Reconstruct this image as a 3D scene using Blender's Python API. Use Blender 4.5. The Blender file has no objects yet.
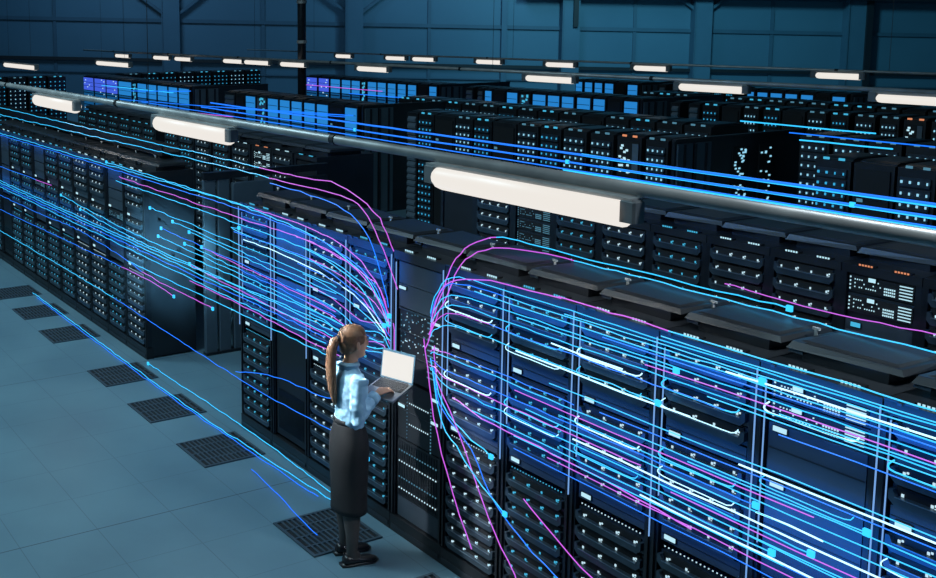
import bpy, bmesh, math, random
from mathutils import Vector, Matrix
random.seed(7)
sc = bpy.context.scene
COL = sc.collection
PI = math.pi

# ------------------------------------------------------------ camera
f_px, PPX, PPY = 1061.15, 265.34, 167.78
CAM = Vector((6.7286, -1.9732, 3.8054))
yaw, pitch, roll = 2.6354, 0.1342, 0.0080
cy, sy, cp, sp = math.cos(yaw), math.sin(yaw), math.cos(pitch), math.sin(pitch)
fw = Vector((cy*cp, sy*cp, -sp)); r0 = Vector((sy, -cy, 0)); d0 = fw.cross(r0)
rt = r0*math.cos(roll) + d0*math.sin(roll); dn = -r0*math.sin(roll) + d0*math.cos(roll)
cd = bpy.data.cameras.new('camera'); cam = bpy.data.objects.new('camera', cd); COL.objects.link(cam)
cam.matrix_world = Matrix((( rt.x, -dn.x, -fw.x, CAM.x), (rt.y, -dn.y, -fw.y, CAM.y), (rt.z, -dn.z, -fw.z, CAM.z), (0, 0, 0, 1)))
cd.sensor_fit = 'HORIZONTAL'; cd.sensor_width = 36; cd.lens = f_px*36/936
cd.shift_x = (468-PPX)/936; cd.shift_y = (PPY-289)/936
cd.clip_start = .05; cd.clip_end = 300
sc.camera = cam
sc.view_settings.view_transform = 'Standard'; sc.view_settings.look = 'None'
sc.view_settings.gamma = 1; sc.view_settings.use_curve_mapping = False
sc.view_settings.exposure = 0.0

# ------------------------------------------------------------ materials
MATS = {}
def mat(name, col, rough=.5, metal=0, emis=None, es=0, spec=.5):
    if name in MATS: return MATS[name]
    m = bpy.data.materials.new(name); m.use_nodes = True
    b = m.node_tree.nodes['Principled BSDF']
    b.inputs['Base Color'].default_value = (*col, 1); b.inputs['Roughness'].default_value = rough
    b.inputs['Metallic'].default_value = metal; b.inputs['Specular IOR Level'].default_value = spec
    if emis:
        b.inputs['Emission Color'].default_value = (*emis, 1); b.inputs['Emission Strength'].default_value = es
    MATS[name] = m
    return m
def noisy(name, c1, c2, scale, rough=(.4, .6), metal=0, bump=0, spec=.5):
    m = mat(name, c1, .5, metal, spec=spec); nt = m.node_tree; b = nt.nodes['Principled BSDF']
    tc = nt.nodes.new('ShaderNodeTexCoord'); n = nt.nodes.new('ShaderNodeTexNoise')
    n.inputs['Scale'].default_value = scale; n.inputs['Detail'].default_value = 5
    nt.links.new(tc.outputs['Object'], n.inputs['Vector'])
    cr = nt.nodes.new('ShaderNodeValToRGB'); cr.color_ramp.elements[0].color = (*c1, 1); cr.color_ramp.elements[1].color = (*c2, 1)
    cr.color_ramp.elements[0].position = .3; cr.color_ramp.elements[1].position = .7
    nt.links.new(n.outputs['Fac'], cr.inputs['Fac']); nt.links.new(cr.outputs['Color'], b.inputs['Base Color'])
    mr = nt.nodes.new('ShaderNodeMapRange'); mr.inputs['To Min'].default_value = rough[0]; mr.inputs['To Max'].default_value = rough[1]
    nt.links.new(n.outputs['Fac'], mr.inputs['Value']); nt.links.new(mr.outputs['Result'], b.inputs['Roughness'])
    if bump:
        bp = nt.nodes.new('ShaderNodeBump'); bp.inputs['Strength'].default_value = bump; bp.inputs['Distance'].default_value = .01
        nt.links.new(n.outputs['Fac'], bp.inputs['Height']); nt.links.new(bp.outputs['Normal'], b.inputs['Normal'])
    return m
M_black = noisy('black_steel', (.006, .007, .009), (.011, .013, .017), 6, (.38, .55))
M_post = noisy('post_steel', (.013, .016, .022), (.024, .03, .04), 9, (.28, .42), .3)
M_unit = noisy('unit_front', (.02, .03, .043), (.034, .05, .07), 14, (.35, .5), .2)
M_bezel = noisy('bezel_steel', (.034, .052, .07), (.055, .08, .105), 12, (.28, .42), .35)
M_edge = mat('bezel_edge', (.16, .22, .28), .3, .5)
M_hole = mat('vent_black', (.006, .007, .009), .7)
M_blank = noisy('blank_panel_grey', (.035, .05, .068), (.05, .068, .09), 5, (.4, .55))
M_lid = noisy('lid_plastic', (.012, .014, .018), (.022, .025, .03), 4, (.3, .5), 0, .2)
M_lidt = noisy('lid_top', (.02, .023, .028), (.05, .055, .062), 2.5, (.22, .45), .3, .3)
M_end = noisy('end_panel_black', (.010, .014, .019), (.016, .022, .03), 3, (.3, .45))
M_door = noisy('aisle_door_grey', (.06, .095, .125), (.08, .12, .155), 2, (.4, .55))
M_pipe = noisy('conduit_steel', (.3, .3, .3), (.5, .5, .49), 3, (.3, .5), .35)
M_cap = noisy('lamp_cap_grey', (.10, .11, .12), (.16, .17, .18), 8)
M_white = mat('white_enamel', (.6, .62, .63), .4)
def em(name, col, s, base=(.02, .02, .02)): return mat(name, base, .4, 0, col, s)
E_white = em('led_white', (.55, .80, .92), 1.0)
E_cyan = em('led_cyan', (.06, .50, .80), .9)
E_fw = em('led_far_white', (.30, .68, .9), 1.0); E_fc = em('led_far_cyan', (.04, .42, .75), .95)
E_orange = em('led_orange', (.9, .32, .15), .8)
E_dim = em('led_dim', (.12, .35, .5), .6)
E_bar = em('indicator_glow', (.5, .82, .95), 1.0)
E_strip = em('edge_glow', (.20, .42, .85), .9)
E_tube = em('tube_glow', (.86, .81, .75), 1.0)
E_screen = em('screen_glow', (.84, .81, .76), 1.0)
T_C = em('trail_cyan', (.03, .50, .95), 1.5); T_B = em('trail_blue', (.008, .16, .9), 1.5)
T_M = em('trail_magenta', (.50, .09, .66), 1.4); T_W = em('trail_white', (.42, .76, .95), 2.0)
E_bdoor = em('blue_glow_panel', (.02, .24, .66), .85, (.02, .1, .2)); E_bdoor2 = em('blue_glow_panel_dim', (.01, .15, .42), .5, (.02, .08, .16))
E_pdoor = em('violet_glow_panel', (.07, .15, .95), .75, (.05, .06, .2))
M_slat = mat('slat_dark', (.02, .06, .12), .5)
M_louver = noisy('louver_grey', (.09, .13, .17), (.12, .16, .2), 8)

# ------------------------------------------------------------ mesh builder
class MB:
    def __init__(s): s.v = []; s.f = []; s.m = []; s.mats = []
    def mi(s, m):
        if m not in s.mats: s.mats.append(m)
        return s.mats.index(m)
    def add(s, vs, fs, m):
        n = len(s.v); s.v += [tuple(v) for v in vs]; k = s.mi(m)
        for f in fs: s.f.append([i+n for i in f]); s.m.append(k)
        return s
    def box(s, x0, x1, y0, y1, z0, z1, m):
        return s.add([(x0,y0,z0),(x1,y0,z0),(x1,y1,z0),(x0,y1,z0),(x0,y0,z1),(x1,y0,z1),(x1,y1,z1),(x0,y1,z1)],
              [(0,3,2,1),(4,5,6,7),(0,1,5,4),(1,2,6,5),(2,3,7,6),(3,0,4,7)], m)
    def cbox(s, x0, x1, y0, y1, z0, z1, c, m):   # box with chamfered vertical and top edges
        vs = []
        for z, i in ((z0, 0), (z1-c, 0), (z1, c)):
            a, b, p, q = x0+i, x1-i, y0+i, y1-i
            vs += [(a+c,p,z),(b-c,p,z),(b,p+c,z),(b,q-c,z),(b-c,q,z),(a+c,q,z),(a,q-c,z),(a,p+c,z)]
        fs = [tuple(range(7,-1,-1)), tuple(range(16,24))]
        for l in (0, 8):
            for k in range(8): fs.append((l+k, l+(k+1)%8, l+8+(k+1)%8, l+8+k))
        return s.add(vs, fs, m)
    def prism(s, poly, axis, a, b, m):   # poly of 2D points extruded along axis 'x','y','z'
        n = len(poly)
        def P(u, v, w): return {'x': (w,u,v), 'y': (u,w,v), 'z': (u,v,w)}[axis]
        vs = [P(u,v,a) for u,v in poly]+[P(u,v,b) for u,v in poly]
        fs = [tuple(range(n-1,-1,-1)), tuple(range(n,2*n))]+[(i,(i+1)%n,n+(i+1)%n,n+i) for i in range(n)]
        return s.add(vs, fs, m)
    def tube(s, pts, r, m, n=6, cap=True):
        pts = [Vector(p) for p in pts]; rr = r if isinstance(r, (list, tuple)) else [r]*len(pts)
        vs, fs = [], []; up = None
        for i, p in enumerate(pts):
            t = (pts[min(i+1,len(pts)-1)]-pts[max(i-1,0)]).normalized()
            if up is None: up = Vector((0,0,1)) if abs(t.z) < .9 else Vector((0,1,0))
            a = t.cross(up).normalized(); b = a.cross(t).normalized(); up = b
            for k in range(n):
                an = 2*PI*k/n; vs.append(p+(a*math.cos(an)+b*math.sin(an))*rr[i])
        for i in range(len(pts)-1):
            for k in range(n): fs.append((i*n+k, i*n+(k+1)%n, (i+1)*n+(k+1)%n, (i+1)*n+k))
        if cap: fs += [tuple(range(n-1,-1,-1)), tuple(range((len(pts)-1)*n, len(pts)*n))]
        return s.add(vs, fs, m)
    def loft(s, rings, m, n=20, cap=True):   # ring: (centre, rx, ry, u axis, v axis[, power])
        vs, fs = [], []
        for R_ in rings:
            c, rx, ry, u, v = R_[:5]; c = Vector(c); u = Vector(u); v = Vector(v)
            for k in range(n):
                a = 2*PI*k/n; vs.append(c+u*(rx*math.cos(a))+v*(ry*math.sin(a)))
        L = len(rings)
        for i in range(L-1):
            for k in range(n): fs.append((i*n+k, i*n+(k+1)%n, (i+1)*n+(k+1)%n, (i+1)*n+k))
        if cap: fs += [tuple(range(n-1,-1,-1)), tuple(range((L-1)*n, L*n))]
        return s.add(vs, fs, m)
    def mesh(s, name, smooth=False):
        me = bpy.data.meshes.new(name); me.from_pydata(s.v, [], s.f)
        for m in s.mats: me.materials.append(m)
        for p, k in zip(me.polygons, s.m): p.material_index = k; p.use_smooth = smooth
        me.validate(); me.update()
        return me
CACHE = {}
def cached(key, fn, smooth=False):
    if key not in CACHE: CACHE[key] = fn().mesh(key[0] if isinstance(key, tuple) else key, smooth)
    return CACHE[key]
def O(name, me, parent=None, loc=(0,0,0), rz=0, scale=None, kind=None, label=None):
    if isinstance(me, MB): me = me.mesh(name)
    o = bpy.data.objects.new(name, me); COL.objects.link(o)
    if parent is not None: o.parent = parent
    o.location = loc
    if rz: o.rotation_euler = (0, 0, rz)
    if scale: o.scale = scale
    if kind: o['kind'] = kind
    if label: o['label'] = label
    return o
def tag(o, label, cat, group=None):
    o['label'] = label; o['category'] = cat
    if group: o['group'] = group
    return o
def thing(name, loc, label, cat, group=None, rz=0):
    return tag(O(name, None, None, loc, rz), label, cat, group)
ORD = ['first','second','third','fourth','fifth','sixth','seventh','eighth','ninth','tenth','eleventh','twelfth','thirteenth','fourteenth','fifteenth','sixteenth','seventeenth','eighteenth','nineteenth','twentieth',
       'twenty-first','twenty-second','twenty-third','twenty-fourth','twenty-fifth','twenty-sixth','twenty-seventh','twenty-eighth']

# ------------------------------------------------------------ floor
def floor_material():
    m = bpy.data.materials.new('raised_floor_tiles'); m.use_nodes = True; nt = m.node_tree; N = nt.nodes; L = nt.links
    b = N['Principled BSDF']; tc = N.new('ShaderNodeTexCoord'); sep = N.new('ShaderNodeSeparateXYZ'); L.new(tc.outputs['Object'], sep.inputs[0])
    def math_(op, a, bb=None):
        n = N.new('ShaderNodeMath'); n.operation = op
        for i, x in enumerate((a, bb)):
            if x is None: continue
            if isinstance(x, (int, float)): n.inputs[i].default_value = x
            else: L.new(x, n.inputs[i])
        return n.outputs[0]
    def joint(c, period, off, w):
        t = math_('ABSOLUTE', math_('SUBTRACT', math_('FRACT', math_('DIVIDE', math_('ADD', c, off+period/2), period)), .5))
        return math_('LESS_THAN', t, w/period)
    x, y = sep.outputs[0], sep.outputs[1]
    j = math_('MAXIMUM', joint(x, .6, 0, .003), joint(y, .6, 0, .0035))
    j2 = joint(x, 3.6, .6, .006)      # wider expansion joint every sixth tile
    nz = N.new('ShaderNodeTexNoise'); nz.inputs['Scale'].default_value = .9; nz.inputs['Detail'].default_value = 6; L.new(tc.outputs['Object'], nz.inputs['Vector'])
    cr = N.new('ShaderNodeValToRGB'); cr.color_ramp.elements[0].color = (.115, .208, .262, 1); cr.color_ramp.elements[1].color = (.145, .258, .315, 1)
    cr.color_ramp.elements[0].position = .35; cr.color_ramp.elements[1].position = .65
    L.new(nz.outputs['Fac'], cr.inputs['Fac'])
    mx = N.new('ShaderNodeMix'); mx.data_type = 'RGBA'; mx.inputs['B'].default_value = (.05, .085, .12, 1)
    L.new(cr.outputs['Color'], mx.inputs['A']); L.new(math_('MAXIMUM', math_('MULTIPLY', j, .5), math_('MULTIPLY', j2, .95)), mx.inputs['Factor'])
    L.new(mx.outputs['Result'], b.inputs['Base Color'])
    mr = N.new('ShaderNodeMapRange'); mr.inputs['To Min'].default_value = .38; mr.inputs['To Max'].default_value = .5
    L.new(nz.outputs['Fac'], mr.inputs['Value']); L.new(mr.outputs['Result'], b.inputs['Roughness'])
    return m
fl = MB(); fl.box(-60, 14, -9, 62, -.2, 0, floor_material()); O('floor', fl, kind='structure')

M_barfl = noisy('grille_steel', (.055, .085, .11), (.07, .105, .135), 5, (.4, .5), .3)
def grille_frame():
    b = MB(); b.box(.012, .588, .012, .588, .0005, .004, M_hole)
    for a in ((0, .6, 0, .022), (0, .6, .578, .6), (0, .022, .022, .578), (.578, .6, .022, .578)): b.box(a[0], a[1], a[2], a[3], .0005, .012, M_barfl)
    return b
def grille_bars():
    b = MB()
    for k in range(1, 13): y = .022+k*.556/13; b.box(.022, .578, y-.0085, y+.0085, .004, .0115, M_barfl)
    for k in range(1, 4): x = k*.15; b.box(x-.009, x+.009, .022, .578, .004, .0112, M_barfl)
    return b
GR = [(0, 'perforated floor grille tile right beside the woman\'s shoes'), (-3, 'perforated floor grille tile, next one left of the tile at the woman\'s feet'),
      (-5, 'perforated floor grille tile, third one counting back from the woman\'s shoes'), (-7, 'perforated floor grille tile in front of the last racks before the aisle gap'),
      (-10, 'perforated floor grille tile under the start of the long cyan floor line'), (-12, 'small looking dark floor grille tile, second from the left edge of view'),
      (-14, 'darkest farthest floor grille tile cut by the left edge of view'), (2, 'perforated floor grille tile half hidden at the bottom edge below the racks')]
for u, lab in GR:
    t = thing('floor_grille', (u*.6, 1.8, 0), lab, 'floor grille', 'perforated floor tiles along the racks')
    O('frame', cached('grille_frame', grille_frame), t); O('slats', cached('grille_bars', grille_bars), t)

# ------------------------------------------------------------ far wall
W0 = Vector((-45.0, 0.55, 0)); W1 = Vector((-12.0, 60.0, 0)); WD = (W1-W0).normalized(); WN = Vector((WD.y, -WD.x, 0))   # WN faces the room
WL = (W1-W0).length; wrz = math.atan2(WD.y, WD.x)
M_wall = noisy('wall_cladding', (.05, .12, .18), (.06, .14, .205), .25, (.45, .6))
M_wallf = noisy('wall_frame_steel', (.035, .085, .13), (.042, .097, .147), 1, (.5, .6))
M_wallc = noisy('wall_column_steel', (.045, .105, .16), (.052, .12, .178), 1, (.5, .6))
M_dk = mat('dark_steelwork', (.008, .012, .018), .5)
wl = MB(); wl.box(0, WL, 0, .3, 0, 10, M_wall)
wall = O('wall_far', wl, None, W0, wrz, kind='structure')
def wallx(X, Y): return (Vector((X, Y, 0))-W0).dot(WD)
cols = [(-35.83, 17.05, 1), (-32.0, 23.95, 1), (-28.84, 29.63, 0), (-27.47, 32.09, 2), (-24.71, 37.06, 1), (-21.51, 42.82, 3), (-41, 7.8, 0)]
for i, (X, Y, k) in enumerate(cols):
    d = wallx(X, Y); b = MB(); w = .36 if k else .12
    b.box(d-w, d+w, -.45 if k else -.15, 0, 0, 9.9, M_wallc)
    if k: b.box(d-w-.05, d-w, -.5, 0, 0, 9.9, M_wallf)
    if k == 3: b.box(d+w, d+w+.26, -.55, 0, 0, 9.9, M_dk)
    if k == 2: b.box(d+.05, d+.25, -.6, -.45, 3.6, 9.9, M_dk)
    if k == 1:   # knee braces fanning up from the column
        for s in (-1, 1): b.prism([(d+s*.3, 4.35), (d+s*.3, 4.2), (d+s*2.3, 5.7), (d+s*2.3, 5.85)] if s > 0 else [(d-.3, 4.2), (d-.3, 4.35), (d-2.3, 5.85), (d-2.3, 5.7)], 'y', -.3, -.15, M_wallf)
    O('trim_%d' % (i+1), b, None, W0, wrz, kind='structure')
tilt = -(4.22-3.12)/(WL*.6)
def girt(name, za, h, m, x0=.5, x1=WL-.5, dep=.1, d0=0):
    b = MB(); xa = wallx(-39.47, 10.54)
    za0 = za+(x0-xa)*tilt; zb0 = za+(x1-xa)*tilt
    b.prism([(x0, za0), (x1, zb0), (x1, zb0+h), (x0, za0+h)], 'y', -dep-d0, -d0, m)
    O(name, b, None, W0, wrz, kind='structure')
girt('trim_8', 4.12, .16, M_wallf); girt('trim_9', 2.42, .14, M_dk, dep=.2); girt('trim_10', 1.9, .05, M_wallf)
girt('trim_11', 5.55, .14, M_wallf, dep=.2)
girt('trim_12', 5.62, .3, M_dk, x0=wallx(-28.5, 30.2), dep=.5, d0=.5)
for i, (X, Y) in enumerate([(-38.3, 12.6), (-33.9, 20.5), (-30.4, 26.8), (-26.1, 34.6), (-23.2, 39.8), (-19.4, 46.6)]):
    d = wallx(X, Y); b = MB(); b.box(d-.07, d+.07, -.06, 0, 0, 9.9, M_wallf); O('trim_%d' % (13+i), b, None, W0, wrz, kind='structure')

# free standing column near the third row
t = thing('steel_column', (-15.35, 11.3, 0), 'dark round steel column rising between the far rack rows', 'column')
b = MB(); b.tube([(0,0,.02), (0,0,9)], .105, M_post, 16); O('shaft', b.mesh('shaft', True), t)
b = MB(); b.box(-.2, .2, -.2, .2, 0, .025, M_black); O('base_plate', b, t)
b = MB()
for z in (3.35, 4.3): b.tube([(0,0,z), (0,0,z+.07)], .125, M_pipe, 16)
O('collar', b, t)

# ------------------------------------------------------------ ceiling tubes
def tube_light(x0, x1, y, label, group, z=2.84, r=.055, wires=False):
    L_ = x1-x0
    t = thing('tube_light', ((x0+x1)/2, y, z), label, 'light', group); h = L_/2
    b = MB(); b.prism([(-.03, .05), (.03, .05), (.045, .085), (-.045, .085)], 'x', -h-.05, h+.05, M_pipe); O('housing', b, t)
    b = MB(); n = 9; ring = []
    pts = [(-h+.01, 0, 0), (-h+.025, 0, 0), (-h+.055, 0, 0), (-h+.09, 0, 0), (h-.02, 0, 0)]
    b.tube(pts, [r*.45, r*.75, r*.94, r, r], E_tube, 14); O('tube', b.mesh('tube', True), t)
    for s in (-1, 1) if wires else ():
        O('suspension_wire', cached('suspension_wire', lambda: MB().tube([(0,0,0), (0,0,4)], .003, M_black, 4)), t, (s*h*.7, 0, .08))
    for s in (-1, 1):
        b = MB(); a, c = sorted((s*(h-.03 if s > 0 else h-.04), s*(h+.075)))
        b.cbox(a, c, -.045, .045, -.045, .075, .012, M_cap); O('end_cap', b, t)
    return t
R1Y, H = 2.545, 2.17
for (x0, x1, lab) in ((1.30, 2.90, 'big glowing tube light nearest the camera, above the near racks'), (-3.25, -1.62, 'second glowing tube light from the camera on the near conduit'),
                      (-7.38, -5.75, 'third glowing tube light on the near conduit, towards the upper left'), (-11.95, -10.35, 'tube light of the near conduit just past the left edge'),
                      (5.9, 7.5, 'tube light of the near conduit out past the right edge')):
    if x0 > -10 and x0 < 5: tube_light(x0, x1, 2.3, lab, 'tube lights on the near conduit', 2.822, .08)
def conduit(y, z, x0, x1, r, label, feet=False):
    t = thing('conduit', (0, y, z), label, 'conduit', 'ceiling conduits carrying the tube lights')
    b = MB(); b.tube([(x0,0,0), (x1,0,0)], r, M_pipe, 14); O('pipe', b.mesh('pipe', True), t)
    x = math.ceil(x0/4.5)*4.5
    while x < x1: O('clamp_ring', cached(('clamp_ring', r), lambda: MB().tube([(-.03,0,0), (.03,0,0)], r*1.25, M_black, 14)), t, (x, 0, 0)); x += 4.5
    x = math.ceil(x0/4.5)*4.5+.9
    while x < x1: O('hanger_rod', cached(('hanger_rod', r), lambda: MB().tube([(0,0,r), (0,0,6)], .004, M_black, 5)), t, (x, 0, 0)); x += 9
conduit(2.36, 2.94, -26, 6.2, .036, 'long grey steel conduit over the near racks, carrying the biggest lamp')
conduit(10.96, 2.95, -30, 4, .03, 'dark conduit over the third rack row carrying a string of lamps')
conduit(15.5, 2.945, -26, 2, .022, 'thin conduit over the fourth rack row below the far wall')
FT = [(-20.06,-17.39,5.36),(-19.68,-17.39,7.68),(-25.66,-24.46,10.51),(-22.95,-21.77,10.68),(-21.37,-20.25,10.67),(-18.81,-17.7,10.94),(-17.6,-16.29,10.94),(-15.74,-14.57,10.94),
      (-20.34,-19.48,15.5),(-12.42,-11.28,10.94),(-17.76,-16.83,15.5),(-16.52,-15.56,15.5),(-13.91,-12.98,15.5),(-11.49,-10.59,15.5),(-7.21,-6.08,10.94),(-8.93,-8.06,15.5),(-3.99,-2.88,10.94),(-4.89,-4.06,15.5),(-1.05,.1,10.94)]
FL = ['far tube light at the upper left edge of view','far tube light second from the left edge','small far tube light in front of the left wall band','small far tube light left one of a close pair','small far tube light right one of a close pair',
      'far tube light left of the steel column, left half of two','far tube light left of the steel column, right half of two','far tube light touching the steel column','small far tube light just right of the steel column, high up',
      'far tube light low right of the steel column','small tube light left one of the pair at middle top','small tube light right one of the pair at middle top','small tube light alone at the middle top','small tube light above a longer one, right of middle',
      'long tube light below a smaller one, right of middle','small tube light in front of the wall, at the upper right middle','long tube light below the upper right wall panels','tube light in front of the brightest wall panel','long tube light cut by the right edge of view']
for (a, c, y), lab in zip(FT, FL):
    tube_light(a, c, y, lab, 'distant tube lights', 2.85, .055, wires=y < 8)

# ------------------------------------------------------------ LED helpers
def led(b, x, z, s, y, m, h=None): b.box(x-s/2, x+s/2, y-.004, y, z-(h or s)/2, z+(h or s)/2, m)

# ------------------------------------------------------------ near racks (full detail)
PW, D1 = .605, .62
def post_mesh(side):
    def f():
        b = MB(); s = side
        a, c = sorted((s*PW/2, s*(PW/2-.045)))
        b.box(a, c, 0, .06, .14, 2.10, M_post)
        a, c = sorted((s*(PW/2-.012), s*(PW/2-.028))); b.box(a, c, -.012, 0, .14, 2.10, M_black)
        return b
    return f
def carcass():
    b = MB(); w = PW/2-.004
    b.box(-w, -w+.02, .06, D1, .02, 2.1, M_end); b.box(w-.02, w, .06, D1, .02, 2.1, M_end)
    b.box(-w, w, D1-.02, D1, .02, 2.1, M_end); b.box(-w+.02, w-.02, .10, D1-.02, .02, 2.1, M_hole)
    b.box(-w, w, .0, D1, 2.1, 2.165, M_lid); return b
def plinth():
    b = MB(); b.box(-PW/2+.003, PW/2-.003, -.012, .08, 0, .13, M_black); b.box(-PW/2+.02, PW/2-.02, -.018, -.012, .03, .06, M_post); return b
def lid_mesh():
    b = MB()
    b.prism([(.19, 0), (.56, 0), (.56, .05), (.19, .05)], 'x', -.21, .21, M_lid)
    b.add([(-.28,.16,.05),(.27,.20,.05),(.28,.60,.05),(-.27,.62,.05),(-.26,.18,.085),(.25,.22,.075),(.27,.59,.075),(-.25,.60,.085)], [(0,3,2,1),(4,5,6,7),(0,1,5,4),(1,2,6,5),(2,3,7,6),(3,0,4,7)], M_lid)
    b.add([(-.24,.20,.0845),(.23,.24,.076),(.24,.57,.076),(-.23,.58,.0845),(-.22,.22,.092),(.21,.26,.083),(.22,.55,.083),(-.21,.56,.092)], [(0,3,2,1),(4,5,6,7),(0,1,5,4),(1,2,6,5),(2,3,7,6),(3,0,4,7)], M_lidt)
    b.add([(-.275,.17,.03),(-.20,.17,.03),(-.20,.45,.05),(-.275,.30,.05),(-.262,.18,.086),(-.2,.185,.086),(-.2,.40,.088),(-.258,.30,.086)], [(0,3,2,1),(4,5,6,7),(0,1,5,4),(1,2,6,5),(2,3,7,6),(3,0,4,7)], M_bezel)  # lighter wedge: the lid's lit left side put into the colour
    b.box(-.28, .28, .605, .622, 0, .012, M_white); return b
def pin_mesh():
    b = MB(); b.box(-.008, .008, -.004, .004, 0, .11, M_white); b.box(-.02, .02, -.006, .006, .1, .112, M_white); return b
def pips(m, n=5, w=.012, pitch=.02):
    def f():
        b = MB(); b.box(-n*pitch/2-.01, n*pitch/2+.01, -.004, .035, 0, .012, M_black)
        for k in range(n): x = (k-(n-1)/2)*pitch; b.box(x-w/2, x+w/2, -.007, -.004, .001, .013, m)
        return b
    return f
def bracket():
    b = MB(); b.box(-.075, -.01, -.008, .004, .0, .008, M_bezel); b.box(.01, .075, -.008, .004, 0, .008, M_bezel); b.box(-.01, .01, -.02, -.008, -.006, .006, M_bezel); return b
UW = .245
def unit_mesh():
    b = MB(); b.box(-UW, UW, .02, .1, .004, .096, M_unit); b.box(-UW+.02, UW-.02, .012, .02, .045, .092, M_hole); return b
def bezel_mesh():
    b = MB(); w = UW
    b.prism([(-w, .078), (-w, .034), (-w+.028, .008), (w-.028, .008), (w, .034), (w, .078), (w-.018, .078), (w-.03, .05), (-w+.03, .05), (-w+.018, .078)], 'y', -.014, .02, M_bezel)
    b.box(-w+.03, w-.03, -.018, -.014, .046, .0505, M_edge)
    return b
def unit_leds(m, seed):
    def f():
        rnd = random.Random(seed); b = MB()
        for fx in (-.195, -.07, .055, .185):
            led(b, fx, .058, .011, .010, m, .013)
            if rnd.random() < .75: led(b, fx+.015, .065, .009, .010, m)
            if rnd.random() < .5: led(b, fx+.013, .050, .006, .010, m)
        return b
    return f
def blank(h):
    def f():
        b = MB(); b.box(-UW, UW, .012, .08, .003, h-.003, M_blank); b.box(-UW+.004, UW-.004, .008, .012, h*.5, h*.5+.003, M_post); return b
    return f
def ibar(m, w=.07, h=.024):
    def f():
        b = MB(); b.box(-w/2-.004, w/2+.004, .004, .014, -h/2-.004, h/2+.004, M_black); b.box(-w/2, w/2, -.001, .004, -h/2, h/2, m); return b
    return f
def dotrow(m):
    def f():
        b = MB()
        for k in range(18): led(b, -.215+k*.0255, 0, .0062, .012, m)
        return b
    return f
def switch_mesh(): b = MB(); b.box(-UW, UW, .02, .1, .002, .098, M_unit); b.box(-UW+.01, UW-.01, .014, .02, .01, .09, M_hole); return b
def switch_leds(m, seed):
    def f():
        rnd = random.Random(seed); b = MB()
        for k in range(4): led(b, -.225, .018+k*.02, .008, .013, m)
        for k in range(12):
            x = -.19+k*.017
            for z in (.03, .05, .07):
                if rnd.random() < .55: led(b, x, z, .006, .013, m)
        for k in range(6):
            for z in (.02, .035, .05): led(b, .03+k*.014, z, .008, .013, m)
        for k in range(5): b.box(.135, .225, .008, .013, .014+k*.016, .019+k*.016, m)
        return b
    return f
def dark_door(h):
    def f():
        b = MB(); b.box(-UW, UW, .01, .05, .0, h, M_black)
        for k in range(30): x = -.21+k*.0145; b.box(x, x+.006, .005, .01, .06, h*.45, M_post)
        return b
    return f
def strips():  # bright post edges imitated by thin emissive strips
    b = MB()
    b.box(-PW/2-.003, -PW/2+.001, -.02, -.012, 1.0, 2.13, E_strip); b.box(-PW/2+.040, -PW/2+.043, -.008, .0, 1.25, 2.08, E_strip); return b

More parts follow.
